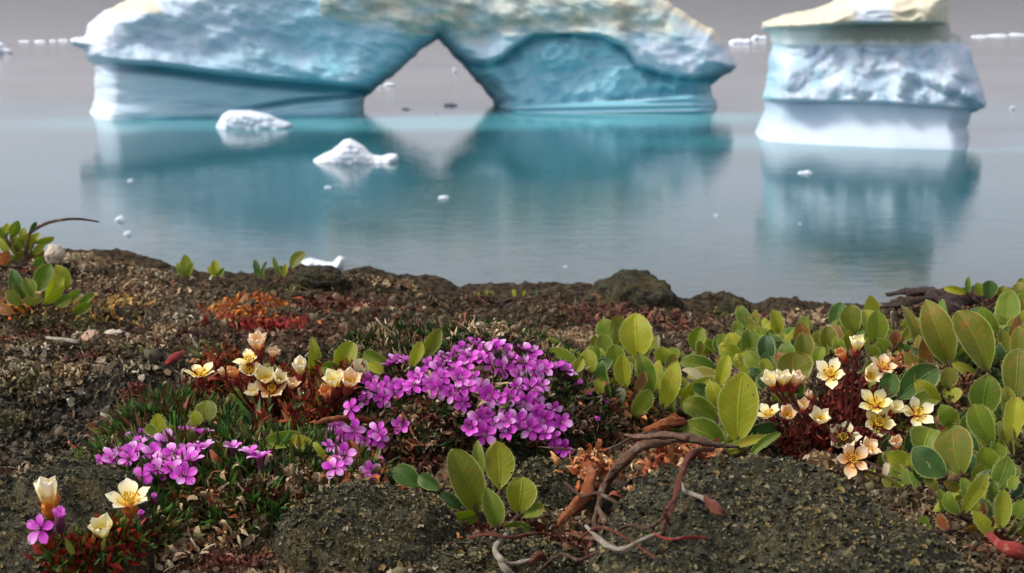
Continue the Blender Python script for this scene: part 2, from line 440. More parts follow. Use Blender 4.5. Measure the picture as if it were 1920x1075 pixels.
nxg, nyg = len(gx), len(gy)
idx = np.arange(nxg * nyg).reshape(nyg, nxg)
F = np.stack([idx[:-1, :-1], idx[:-1, 1:], idx[1:, 1:], idx[1:, :-1]], -1).reshape(-1, 4)
ground = link('ground', mesh('ground', np.stack([xf, yf, Z], -1), F, MG, True, zone_col(xf, yf)))
tag(ground, 'dark lichen crusted tundra ground of the shore', None, None, 'structure')

# water, one sheet to the horizon
wv = np.array([[-3000, -60, 0], [3000, -60, 0], [3000, 4500, 0], [-3000, 4500, 0]], float)
tag(link('water', mesh('water', wv, np.array([[0, 1, 2, 3]]), MW, False)), 'calm grey fjord water', None, None, 'structure')

# ------------------------------------------------------------------ ice
def rough_poly(pts, amp=1.6, step=5., seed=0):
    out = []
    pts = np.asarray(pts, float)
    for i in range(len(pts)):
        a, b = pts[i], pts[(i + 1) % len(pts)]; L = np.linalg.norm(b - a); k = max(1, int(L / step)); nn = np.array([-(b - a)[1], (b - a)[0]]) / (L + 1e-9)
        for j in range(k):
            q = a + (b - a) * j / k
            out.append(q + nn * amp * float(fbm(q[0] * .05 + seed, q[1] * .05, seed, 3)) * (1 if j else .3))
    return np.array(out)
def pl_side(u, v, pl):
    """v minus the polyline height at u : negative above the line"""
    pl = np.asarray(pl, float); return v - np.interp(u, pl[:, 0], pl[:, 1])
def ice(name, outline, wl, T0, R, feat, colf, label, cat, step=2.5, amp=1.6, seed=0, back=1.0, group=None):
    poly = rough_poly(outline, amp, 5. if step > 1 else 1.5, seed)
    u0, v0 = poly.min(0) - step; u1, v1 = poly.max(0) + step
    U, V = np.meshgrid(np.arange(u0, u1 + step, step), np.arange(v0, v1 + step, step))
    sh = U.shape; u, v = U.ravel().copy(), V.ravel().copy()
    sd, qx, qy = poly_sd(u, v, poly)
    snap = (sd < .45 * step) & (sd > -.85 * step)
    u[snap] = qx[snap]; v[snap] = qy[snap]; sd[snap] = 0
    ok = sd >= 0
    id0 = np.arange(len(u)).reshape(sh)
    cells = np.stack([id0[:-1, :-1], id0[1:, :-1], id0[1:, 1:], id0[:-1, 1:]], -1).reshape(-1, 4)
    cells = cells[ok[cells].all(1)]
    used = np.unique(cells); remap = -np.ones(len(u), int); remap[used] = np.arange(len(used)); cells = remap[cells]
    u, v, sd = u[used], v[used], sd[used]
    wl = np.asarray(wl, float); vw = np.interp(u, wl[:, 0], wl[:, 1]); Yw = PZ(u, vw, 0.)[:, 1]
    pr = np.sqrt(np.clip(1 - (1 - np.clip(sd / R, 0, 1)) ** 2, 0, 1))
    Yc = Yw + T0
    f = feat(u, v, sd)
    Yf = Yc - T0 * pr - f * np.clip(sd / (R * .35), 0, 1)
    Yb = Yc + back * T0 * pr * (1 + .3 * fbm(u * .02, v * .02, 5 + seed, 3))
    A = P(u, v, Yf); B = P(u, v, Yb)
    col, sm = colf(u, v, sd)
    n = len(u); edge = sd <= 0
    mb = np.where(edge, np.arange(n), np.arange(n) + n)
    Vv = np.concatenate([A, B]); Fb = mb[cells][:, ::-1]
    keep = np.array([len(set(r)) == 4 for r in Fb]) if len(Fb) < 4000 else np.ones(len(Fb), bool)
    allF = np.concatenate([cells, Fb[keep]])
    pp = np.stack([sm, sm, sm], -1)
    me = mesh(name, Vv, allF, MI, True, np.concatenate([col, col]), np.concatenate([pp, pp]))
    o = link(name, me); tag(o, label, cat, group); return o
def mixc(a, b, t): return np.asarray(a) * (1 - t[:, None]) + np.asarray(b) * t[:, None]
WHITE = (.58, .66, .73); BLUE = (.40, .52, .64); TEAL = (.17, .50, .60); DEEP = (.015, .30, .38); CREAM = (.62, .57, .42); OLIVE = (.20, .20, .13)

LED_L = [(100, 88), (170, 112), (230, 120), (300, 124), (400, 138), (500, 150), (600, 158), (665, 165), (690, 168), (760, 125), (822, 62), (3000, 62)]
LED_R = [(0, 62), (826, 62), (850, 92), (880, 116), (915, 120), (940, 110), (965, 88), (1000, 66), (1060, 60), (1130, 68), (1175, 92), (1195, 122), (1240, 138), (1300, 147), (1345, 140), (1400, 120)]
BAND_R = [(820, 206), (935, 198), (1100, 192), (1200, 187), (1280, 178), (1350, 174), (1400, 172)]
SEAM = [(380, 222), (470, 204), (560, 190), (650, 180), (700, 176)]
def arch_f(u, v, sd):
    L = u < 823
    dv = np.where(v < 62, -60., np.where(L, pl_side(u, v, LED_L), pl_side(u, v, LED_R)))
    up = ss(3, -9, dv)
    f = up * (np.where(L, 1.7, 1.0) - np.where(L, 1.0, .5) * ss(0, -60, dv))
    f = f - np.where(L, .8, .35) * np.exp(-((dv - 7) / 9.) ** 2)                             # undercut groove
    # striated rough face
    a = (u * .8 + v * 1.3); b = (-u * .5 + v * .9)
    rough = .75 * fbm(u * .010, v * .018, 1, 3) + .26 * fbm(a * .010, b * .034, 3, 3) + .02 * fbm(u * .09, v * .09, 2, 3)
    crease = -.55 * np.abs(perlin(a * .010 + 3, b * .034, 6)) ** .7 - .30 * np.abs(perlin(a * .028, b * .060, 9)) ** .7 - .06 * np.abs(perlin(u * .07, v * .09 + u * .03, 19)) ** .7
    f = f + up * (rough * .6 + crease * .32)
    f = f + (1 - up) * L * (.10 * fbm(u * .012, v * .06, 27, 3))
    rmid = (~L) & (up < .5) & (pl_side(u, v, BAND_R) < 0)
    f = f + rmid * (.8 * fbm(u * .012 + v * .010, v * .014 - u * .008, 8, 3) - .35 * np.abs(perlin(u * .024 + v * .02, v * .03 - u * .012, 29)) ** .7 - .3)
    f = f + np.where(~L, .7 * ss(-3, 4, pl_side(u, v, BAND_R)) + .08 * np.sin(v * .55 + u * .01) * ss(-3, 4, pl_side(u, v, BAND_R)), 0)
    f = f + np.where(L, -.6 * np.exp(-(pl_side(u, v, SEAM) / 4.5) ** 2) * ss(420, 520, u) + .5 * ss(0, 10, pl_side(u, v, SEAM)) * ss(380, 500, u), 0)
    # foot flare
    f = f + .6 * ss(190, 222, v) * ss(420, 180, u)
    return f
def arch_c(u, v, sd):
    L = u < 823; n1 = fbm(u * .014, v * .022, 11, 4); n2 = fbm(u * .032, v * .05, 12, 3)
    dl = np.where(v < 62, -60., np.where(L, pl_side(u, v, LED_L), pl_side(u, v, LED_R))); up = ss(4, -4, dl)
    t = np.where(v > 62, L * 1., ss(860, 780, u)); t = t * (.20 + .70 * ss(330, 680, u + .8 * v + 90 * n1) + .06 * n2) + (1 - t) * (.35 + .25 * n1)
    c_up = mixc(WHITE, TEAL, np.clip(t * .9 + .05 * ss(0, 1, n2), 0, 1))
    c_up = mixc(c_up, BLUE, np.clip(.30 + .45 * n1, 0, .6) * ss(860, 780, u))
    # grey cream soiled crest in the middle
    crest = np.where(u > 600, ss(88, 50, v + 22 * n1 + np.where(u < 760, (760 - u) * .30, 0)) * ss(1290, 1230, u - .4 * v), 0) * (dl < 6)
    cr = mixc((.38, .50, .50), CREAM, np.clip(.42 + .9 * fbm(u * .016, v * .035, 23, 4), 0, 1)); cr = mixc(cr, OLIVE, np.clip(.10 + .8 * (fbm(u * .02, v * .04, 21, 4)), 0, .55))
    c_up = mixc(c_up, cr, crest * .9)
    rl = ss(1170, 1210, u) * ss(60, 90, v)
    c_up = mixc(c_up, mixc(WHITE, BLUE, np.clip(.5 + n2, 0, 1)), rl * .85)
    c_up = mixc(c_up, CREAM, ss(22, 4, sd) * ss(1220, 1260, u) * ss(95, 70, v))
    c_up = mixc(c_up, WHITE, ss(255, 215, u + .3 * v + 15 * n1))
    c_up = mixc(c_up, CREAM, ss(300, 270, u - 1.0 * v) * ss(30, 18, v) * ss(190, 210, u))
    lo_t = np.where(L, ss(180, 330, u + 12 * n1) * .42 + .22 * ss(300, 650, u), .72)
    c_lo = mixc(WHITE, TEAL, np.clip(lo_t + .12 * n1, 0, 1))
    band = np.where(~L, ss(-3, 3, pl_side(u, v, BAND_R)), 0)
    c_lo = mixc(c_lo, mixc(TEAL, WHITE, np.clip(.25 + .3 * np.sin(v * .6 + u * .012), 0, 1)), band)
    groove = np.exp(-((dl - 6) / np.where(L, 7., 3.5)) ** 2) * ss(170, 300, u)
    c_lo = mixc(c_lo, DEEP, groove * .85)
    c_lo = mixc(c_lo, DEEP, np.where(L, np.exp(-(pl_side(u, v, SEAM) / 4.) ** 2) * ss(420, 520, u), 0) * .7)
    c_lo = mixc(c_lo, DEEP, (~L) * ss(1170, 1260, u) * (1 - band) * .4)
    c_lo = mixc(c_lo, TEAL, ss(212, 222, v) * ss(200, 330, u) * (L * 1.))
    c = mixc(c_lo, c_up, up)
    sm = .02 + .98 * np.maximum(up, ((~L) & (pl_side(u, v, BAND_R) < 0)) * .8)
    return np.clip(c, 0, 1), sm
ARCH = [(150, 300), (162, 224), (172, 205), (177, 178), (177, 124), (160, 106), (158, 94), (133, 84), (131, 74), (160, 66), (166, 44), (196, 20), (232, 4), (262, -14), (340, -40), (420, -56), (620, -62),
        (760, -60), (900, -66), (1040, -66), (1150, -40), (1225, -8), (1262, 8), (1300, 36), (1342, 58), (1358, 82), (1382, 126), (1352, 146), (1333, 162), (1336, 180), (1346, 196), (1352, 300),
        (940, 300), (935, 208), (922, 186), (880, 138), (845, 100), (822, 74), (790, 94), (740, 140), (704, 168), (684, 184), (682, 200), (688, 300)]
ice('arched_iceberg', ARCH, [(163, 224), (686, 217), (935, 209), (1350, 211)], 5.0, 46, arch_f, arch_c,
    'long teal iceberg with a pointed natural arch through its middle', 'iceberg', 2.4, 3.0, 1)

CAPL = [(1400, 52), (1432, 52), (1500, 52), (1600, 44), (1780, 44), (1900, 44)]
MIDL = [(1400, 78), (1500, 86), (1600, 84), (1700, 86), (1830, 78)]
LEDB = [(1400, 186), (1440, 190), (1540, 192), (1640, 193), (1750, 200), (1830, 208), (1900, 208)]
def right_f(u, v, sd):
    cap = ss(3, -4, pl_side(u, v, CAPL)); mid = ss(-2, 6, pl_side(u, v, MIDL)) * ss(2, -5, pl_side(u, v, LEDB))
    low = ss(-2, 4, pl_side(u, v, LEDB))
    rec = (1 - cap) * (1 - ss(-2, 6, pl_side(u, v, MIDL)))
    f = 1.3 * cap - .35 * rec * ss(1520, 1600, u) - cap * .3 * np.abs(perlin(u * .03, v * .05, 77))
    wq = 18 * fbm(u * .012, v * .012, 61, 3); fac = np.abs(perlin((u + 1.6 * wq) * .0125 + v * .006, (v + wq) * .010, 31)) * 2.2 + 1.1 * np.abs(perlin(u * .011 - v * .012, (v - wq) * .02, 35)) + .30 * fbm(u * .03, v * .03, 32, 3)
    f = f + mid * (1.0 * (v - 86) / 110. + fac * .5 - .4)
    f = f + low * (.25 + 1.0 * ss(215, 285, v) ** 1.5)
    return f
def right_c(u, v, sd):
    n1 = fbm(u * .02, v * .02, 41, 4); n2 = fbm(u * .05, v * .04, 42, 3)
    cap = ss(2, -3, pl_side(u, v, CAPL)); low = ss(-2, 4, pl_side(u, v, LEDB)); below = ss(-3, 3, pl_side(u, v, MIDL))
    c = mixc(WHITE, BLUE, np.clip(.45 + .7 * n1, 0, 1)); c = mixc(c, TEAL, np.clip(.06 + .3 * n2 + .35 * ss(1480, 1440, u), 0, .5))
    rec = mixc((.62, .72, .70), OLIVE, ss(1500, 1620, u + 30 * n1) * .75 * ss(88, 70, v - 8 * n2)); c = mixc(rec, c, below)  # recess below the cap goes olive brown towards the right
    cp = mixc(CREAM, WHITE, ss(1590, 1620, u) * ss(1680, 1660, u)); c = mixc(c, cp, cap)
    c = mixc(c, mixc((.50, .59, .67), BLUE, ss(240, 200, v) * .6 + .1 * n1), low)
    return np.clip(c, 0, 1), .02 + .98 * (1 - low)
RIGHT = [(1400, 345), (1411, 257), (1420, 238), (1430, 215), (1433, 196), (1430, 182), (1438, 150), (1440, 118), (1448, 84), (1440, 62), (1428, 54), (1430, 42), (1470, 28), (1520, 18), (1560, 4), (1590, -14), (1640, -20), (1750, -18),
         (1778, -12), (1779, 42), (1783, 62), (1808, 74), (1820, 96), (1836, 150), (1851, 193), (1846, 204), (1822, 212), (1813, 240), (1818, 262), (1826, 280), (1832, 345)]
ice('flat_topped_iceberg', RIGHT, [(1411, 259), (1480, 264), (1560, 268), (1680, 273), (1824, 277)], 4.0, 40, right_f, right_c,
    'tall white iceberg with cream cap and smooth flared foot, right of the arch', 'iceberg', 2.2, 2.0, 5)

def floe(name, outline, vw, label, cat='ice floe', T=.5, group=None, seed=0, teal=.12):
    us = [p[0] for p in outline]
    wd = max(us) - min(us); ol = [(p[0], p[1] + (.16 * wd if p[1] > vw - 1 else 0)) for p in outline]
    def ff(u, v, sd): return .12 * T * fbm(u * .08, v * .12, seed, 3)
    def cf(u, v, sd): return mixc((.74, .79, .84), BLUE, np.clip(teal + .3 * fbm(u * .06, v * .1, seed + 3, 3), 0, .6)), np.full(u.shape, .03)
    w = max(us) - min(us); st = max(.5, w / 60.)
    return ice(name, ol, [(min(us), vw), (max(us), vw)], T, w * .14, ff, cf, label, cat, st, min(1.2, w * .012), seed, 1.0, group)
floe('ice_floe', [(404, 252), (405, 236), (416, 216), (432, 207), (470, 207), (500, 213), (525, 224), (548, 232), (546, 240), (520, 243), (510, 254)], 242,
     'rounded pale blue floe lying before the left half of the arch berg', T=.9, seed=2, teal=.35)
floe('ice_floe', [(588, 312), (588, 300), (604, 290), (622, 282), (642, 264), (657, 260), (668, 265), (684, 276), (700, 290), (716, 293), (732, 288), (745, 289), (747, 300), (740, 312)], 306,
     'bright white peaked floe with a small raised tail', T=.6, seed=3, teal=0)
floe('ice_floe', [(560, 512), (566, 490), (580, 484), (608, 490), (625, 492), (636, 480), (648, 484), (644, 494), (634, 506), (620, 515)], 505,
     'flat white floe with a raised right tip just beyond the shore edge', T=.35, seed=4, teal=0)
floe('ice_floe', [(-14, 104), (-10, 80), (4, 80), (14, 90), (24, 96), (20, 104)], 100, 'white floe cut by the left edge of the view', T=1.4, seed=5, teal=.1)
chips = [(225, 410, 20, 12), (240, 437, 18, 9), (221, 484, 28, 16), (832, 370, 22, 8), (244, 338, 12, 5), (615, 351, 15, 5), (1510, 323, 30, 8), (730, 158, 22, 8), (712, 163, 14, 5),
         (845, 196, 28, 8), (762, 204, 20, 5), (853, 131, 9, 10), (1899, 202, 12, 8), (1343, 404, 10, 4), (820, 212, 8, 3),
         (1388, 76, 46, 14), (1424, 70, 34, 11), (45, 77, 22, 3), (74, 77, 28, 4), (100, 76, 16, 3), (118, 75, 20, 4), (1836, 68, 34, 4), (1870, 66, 44, 5), (1908, 64, 36, 5), (1440, 160, 10, 4), (1500, 420, 7, 3), (1060, 500, 8, 3)]
lab = ['small white chip below the left foot of the arch berg, upper of a pair', 'small white chip just under its near twin off the left shore', 'rounded white chip right above the left shore edge',
       'lone bright chip in the reflection under the arch', 'faint chip in the left half of the arch berg reflection', 'faint flat chip under the peaked floe', 'flat cream chip in the reflection of the capped iceberg',
       'white chip at the left wall of the arch opening', 'tiny chip touching the left wall of the arch opening', 'jagged chip at the waterline inside the arch, right one', 'flat chip at the waterline inside the arch, left one',
       'small upright chip at the right wall of the arch opening', 'lone chip out beyond the right side of the capped iceberg', 'tiny chip in open water between the two reflections', 'tiniest chip on the waterline inside the arch',
       'white brash lump in the gap between the two icebergs, left one', 'white brash lump in the gap touching the capped iceberg', 'first chip from the left in the distant ice line', 'second chip from the left in the distant ice line',
       'third chip from the left in the distant ice line', 'chip of the distant ice line nearest the arch berg', 'distant chip right beside the capped iceberg', 'middle chip of the distant line at the right', 'distant chip at the right edge of the view',
       'tiny chip left of the capped iceberg body', 'speck of ice over the left side of the capped iceberg reflection', 'speck of ice in the water above the boulder']
for i, ((u, v, w, h), lb) in enumerate(zip(chips, lab)):
    k = 9; a = np.linspace(math.pi, 0, k); r = np.random.RandomState(50 + i)
    top = [(u + w / 2 * math.cos(t), v + h * .4 - h * .9 * math.sin(t) * (.55 + .6 * r.rand())) for t in a]
    ol = top + [(u + w / 2, v + h * .65), (u - w / 2, v + h * .65)]
    d = PZ(u, v, 0.)[1]
    floe('ice_chip', ol, v + h * .4, lb, 'ice chip', T=w / FPX * d * .3, group='small ice chips afloat on the fjord', seed=60 + i, teal=.1)

# ------------------------------------------------------------------ rocks of the foreground
def rock_patch(name, x0, x1, y0, y1, hf, label, step=.0011, grains=6000, seed=0, cat='rock', group=None):
    xs = np.arange(x0, x1, step); ys = np.arange(y0, y1, step)
    X, Y = np.meshgrid(xs, ys); x, y = X.ravel(), Y.ravel()
    h = hf(x, y); zb = H(x, y, False)
    rg = .0007 * fbm(x * 420, y * 420, 5 + seed, 3) + .0045 * fbm(x * 30, y * 30, 3 + seed, 4) - .0050 * np.abs(perlin(x * 42 + seed, y * 42, 8)) ** .8 + .0016 + .0012 * fbm(x * 330, y * 330, seed, 3)
    z = zb + np.where(h > 0, h + rg * np.clip(h / .008, 0, 1) - .0, 0)
    bottom = ~(h > 0)
    id0 = np.arange(len(x)).reshape(X.shape)
    cells = np.stack([id0[:-1, :-1], id0[:-1, 1:], id0[1:, 1:], id0[1:, :-1]], -1).reshape(-1, 4)
    cells = cells[(~bottom[cells]).any(1)]
    used = np.unique(cells); remap = -np.ones(len(x), int); remap[used] = np.arange(len(used)); cells = remap[cells]
    x, y, z, b, zb = x[used], y[used], z[used], bottom[used], zb[used]
    z = np.where(b, zb - .012, z)
    under = np.stack([x, y, zb - .013], -1); n = len(x)
    V = np.concatenate([np.stack([x, y, z], -1), under]); F = np.concatenate([cells, cells[:, ::-1] + n])
    cx, cy, cz = V[:, 0].mean(), V[:, 1].mean(), zb.min()
    c0 = np.array([cx, cy, cz])
    o = link(name, mesh(name, V - c0, F, MR), None, c0); tag(o, label, cat, group)
    # lichen grains resting on the stone
    r = np.random.RandomState(90 + seed); k = r.choice(np.nonzero(~b)[0], grains)
    pos = V[k] + np.stack([r.uniform(-step, step, grains), r.uniform(-step, step, grains), np.full(grains, .0002)], -1)
    pal = np.array([(.19, .17, .09), (.11, .10, .045), (.05, .052, .028), (.17, .12, .035), (.32, .28, .18), (.025, .026, .016)])
    g = scatter(pos, None, np.minimum(r.lognormal(math.log(.00034), .6, grains), .0012), pal[r.choice(6, grains, p=[.08, .28, .30, .12, .02, .20])], 'flake', r, .9)
    gm = mesh('lichen_grains', g[0] - c0, g[1], M_GRAIN, True, g[2])
    tag(link('lichen_grains', gm, o), None, None, None, 'stuff')
    return o

def rand_rot(n, r):
    q = r.normal(size=(n, 4)); q /= np.linalg.norm(q, axis=1)[:, None]; w, x, y, z = q.T
    return np.stack([1 - 2 * (y * y + z * z), 2 * (x * y - z * w), 2 * (x * z + y * w), 2 * (x * y + z * w), 1 - 2 * (x * x + z * z), 2 * (y * z - x * w),
                     2 * (x * z - y * w), 2 * (y * z + x * w), 1 - 2 * (x * x + y * y)], -1).reshape(-1, 3, 3)
def basis(d, r=None, tw=None):
    d = d / np.linalg.norm(d, axis=1)[:, None]
    a = r.normal(size=d.shape) if tw is None else tw
    s = np.cross(d, a); s /= np.linalg.norm(s, axis=1)[:, None]; nn = np.cross(s, d)
    return np.stack([s, d, nn], -1)           # columns: side, along, normal
def tpl(kind):
    if kind == 'flake':
        v = np.array([(-.9, -.8, .25), (0, -1, -.1), (.8, -.7, .3), (-1, 0, .1), (0, 0, -.25), (1, .1, .05), (-.7, .9, .35), (.1, 1, 0), (.9, .8, .3)])
        f = np.array([(0, 1, 4, 3), (1, 2, 5, 4), (3, 4, 7, 6), (4, 5, 8, 7)]); return v, f
    if kind == 'blade':
        v = np.array([(-.5, 0, 0), (.5, 0, 0), (-.62, .45, .10), (.62, .45, .10), (0, .5, -.06), (0, 1, .05)]) 
        f = np.array([(0, 1, 4), (0, 4, 2), (1, 3, 4), (2, 4, 5), (4, 3, 5)]); return v, f
    if kind == 'curl':
        a = np.linspace(0, 1, 7); P0 = np.stack([np.zeros(7), np.sin(a * 2.4) / 1.2, (1 - np.cos(a * 2.4)) * .42], -1); w = np.array([.12, .16, .15, .13, .11, .09, .03])
        v = np.concatenate([P0 - np.stack([w, 0 * w, 0 * w], -1), P0 + np.stack([w, 0 * w, -w * .5], -1)])
        f = np.array([(i, i + 7, i + 8, i + 1) for i in range(6)]); return v, f
    if kind == 'pebble':
        t = (1 + 5 ** .5) / 2
        v = np.array([(-1, t, 0), (1, t, 0), (-1, -t, 0), (1, -t, 0), (0, -1, t), (0, 1, t), (0, -1, -t), (0, 1, -t), (t, 0, -1), (t, 0, 1), (-t, 0, -1), (-t, 0, 1)]) / 1.9
        f = np.array([(0, 11, 5), (0, 5, 1), (0, 1, 7), (0, 7, 10), (0, 10, 11), (1, 5, 9), (5, 11, 4), (11, 10, 2), (10, 7, 6), (7, 1, 8), (3, 9, 4), (3, 4, 2), (3, 2, 6), (3, 6, 8), (3, 8, 9), (4, 9, 5), (2, 4, 11), (6, 2, 10), (8, 6, 7), (9, 8, 1)]); return v, f
def scatter(pos, dirs, size, col, kind, r, flat=0., width=None, jit=.22):
    v, f = tpl(kind); n = len(pos); m = len(v)
    if dirs is None:
        R = rand_rot(n, r)
        if flat:
            up = np.tile([0, 0, 1.], (n, 1)) + r.normal(size=(n, 3)) * (1 - flat) * 3
            B = basis(r.normal(size=(n, 3)), None, up); R = B
    else: R = basis(dirs, r)
    sc = np.ones((n, 3)) * np.asarray(size).reshape(-1, 1)
    if width is not None: sc[:, 0] *= width
    if kind == 'pebble': sc = sc * r.uniform(.55, 1.2, (n, 3))
    if kind == 'curl': jit = .05
    V = v[None] * sc[:, None, :] * (1 + (r.uniform(-.5, .6, (n, 1, 3)) if kind == 'curl' else 0)) + (r.normal(size=(n, m, 3)) * jit * sc.min(1)[:, None, None] if kind != 'blade' else 0)
    V = np.einsum('nij,nmj->nmi', R, V) + pos[:, None, :]
    F = (f[None] + (np.arange(n) * m)[:, None, None]).reshape(-1, f.shape[1])
    C = np.repeat(col, m, 0)
    return V.reshape(-1, 3), [F], C

xy_ = ROCK_XY
rock_patch('mossy_rock', .02, .27, .27, .475, rock_h, 'large dark speckled rock filling the lower right corner', .0009, 19000, 1)
def mrock(i, name, label, grains, seed, step=.0011):
    x0, y0, a, b = MOUNDS[i][:4]; q = max(a, b) * 1.35
    rock_patch(name, x0 - q, x0 + q, y0 - q, y0 + q, lambda x, y: mh(i, x, y), label, step, grains, seed)
mrock(m_r2, 'mossy_rock', 'low dark rock at the bottom edge, left of the front leaf rosette', 4500, 2)
mrock(m_r3, 'mossy_rock', 'dark rock in the bottom left corner beside the red tuft', 4500, 3)
mrock(m_r5, 'mossy_rock', 'small brown stone between the front leaf rosette and the rusty root', 3000, 4, .0009)
mrock(m_r6, 'mossy_rock', 'flat stone at the bottom edge under the bleached root', 4000, 5, .0009)

def lump(name, u, v, w, h, depth, label, seed, mat=None, sub=5, Y=None, cat='rock'):
    """free-standing boulder: u,v = middle of its foot line"""
    import bmesh
    base = P(u, v, Y or YR - .01); sc = base[1] / CP / FPX
    bm = bmesh.new(); bmesh.ops.create_icosphere(bm, subdivisions=sub, radius=1.0)
    co = np.array([x.co[:] for x in bm.verts]); fc = np.array([[q.index for q in f.verts] for f in bm.faces]); bm.free()
    d = 1 + .22 * fbm(co[:, 0] * 1.3 + seed, co[:, 1] * 1.3, co[:, 2] * 1.3, 3) + .06 * fbm(co[:, 0] * 6, co[:, 1] * 6 + seed, co[:, 2] * 6, 4)
    V = co * d[:, None] * np.array([w * sc / 2, depth / 2, h * sc])
    o = link(name, mesh(name, V, fc, mat or MR), None, base); tag(o, label, cat); return o
lump('boulder', 1186, 578, 178, 66, .05, 'rounded dark boulder on the shore edge against the water', 3)
lump('boulder', 600, 522, 92, 22, .03, 'low dark lump of rock on the shore edge under the flat white floe', 8)
lump('boulder', 1378, 588, 62, 36, .02, 'small dark knobbly rock on the shore edge right of the boulder', 12)
lump('pebble', 103, 478, 34, 18, .02, 'pale rounded stone at the far left shore edge', 20, M_WHITE, 4, .96, 'pebble')
lump('pebble', 170, 640, 42, 20, .02, 'pinkish stone beside the bleached twig', 21, m_bark('pink stone', (.25, .15, .10), (.45, .30, .20), 500), 4, gz(170, 640)[1], 'pebble')
lump('pebble', 214, 640, 46, 22, .016, 'cream coloured stone chip right of the pinkish stone', 22, M_WHITE, 4, gz(214, 638)[1], 'pebble')
lump('pebble', 92, 742, 76, 10, .014, 'flat cream stone flake on the dark soil at the left', 23, M_WHITE, 4, gz(92, 742)[1], 'pebble')
lump('pebble', 44, 704, 44, 18, .012, 'rounded pale grey stone at the left edge', 24, M_WHITE, 4, gz(44, 704)[1], 'pebble')
lump('pebble', 838, 970, 26, 18, .008, 'small grey stone in front of the leaf rosette', 25, None, 4, gz(838, 1010)[1], 'pebble')

# ------------------------------------------------------------------ loose litter over the ground
def ground_pts(n, r, far=1.08, umin=-350, umax=2270, vmin=None):
    v = r.uniform(470, 1150, n * 2); u = r.uniform(umin, umax, n * 2)
    dx, dy, dz = rays(u, v); t = (ZG - CZ) / dz; x, y = dx * t, dy * t
    k = (y < far) & (y > .31); x, y = x[k][:n], y[k][:n]
    hh = np.where((y < .6), rock_h(x, y), 0)
    for i in ROCKS: hh = np.maximum(hh, mh(i, x, y))
    k = hh <= 0.001; x, y = x[k], y[k]
    return np.stack([x, y, H(x, y, False) + fine(x, y)], -1)
r = np.random.RandomState(21); L = []
p = ground_pts(80000, r); n = len(p)
zc = zone_col(p[:, 0], p[:, 1])
pal = np.array([(.05, .042, .026), (.13, .09, .04), (.20, .14, .07), (.07, .075, .035), (.16, .05, .02), (.34, .28, .17), (.50, .45, .33)])
def near_c(col, zc, r, w=.55): return (col * (1 - w) + zc * 1.5 * w) * r.uniform(.35, 1.5, (len(col), 1))
cc = near_c(pal[r.choice(7, n, p=[.30, .22, .14, .15, .08, .08, .03])], zc, r)
L.append(scatter(p + [0, 0, .0006], None, np.minimum(r.lognormal(math.log(.00085), .5, n), .0024) * (.6 + .5 * p[:, 1]), cc, 'flake', r, .45))
p = ground_pts(15000, r); n = len(p); zc = zone_col(p[:, 0], p[:, 1])
cc = near_c(pal[r.choice(7, n, p=[.40, .16, .08, .18, .04, .09, .05])], zc, r)
L.append(scatter(p, None, np.minimum(r.lognormal(math.log(.0009), .65, n), .0048), cc, 'pebble', r))
p = ground_pts(26000, r); n = len(p); zc = zone_col(p[:, 0], p[:, 1])
cc = near_c(pal[r.choice(7, n, p=[.10, .22, .25, .13, .16, .11, .03])], zc, r, .4)
d = r.normal(size=(n, 3)); d[:, 2] = np.abs(d[:, 2]) * .7
L.append(scatter(p, d, np.minimum(r.lognormal(math.log(.0030), .4, n), .0060), cc, 'curl', r, width=r.uniform(.35, 1.0, n)))
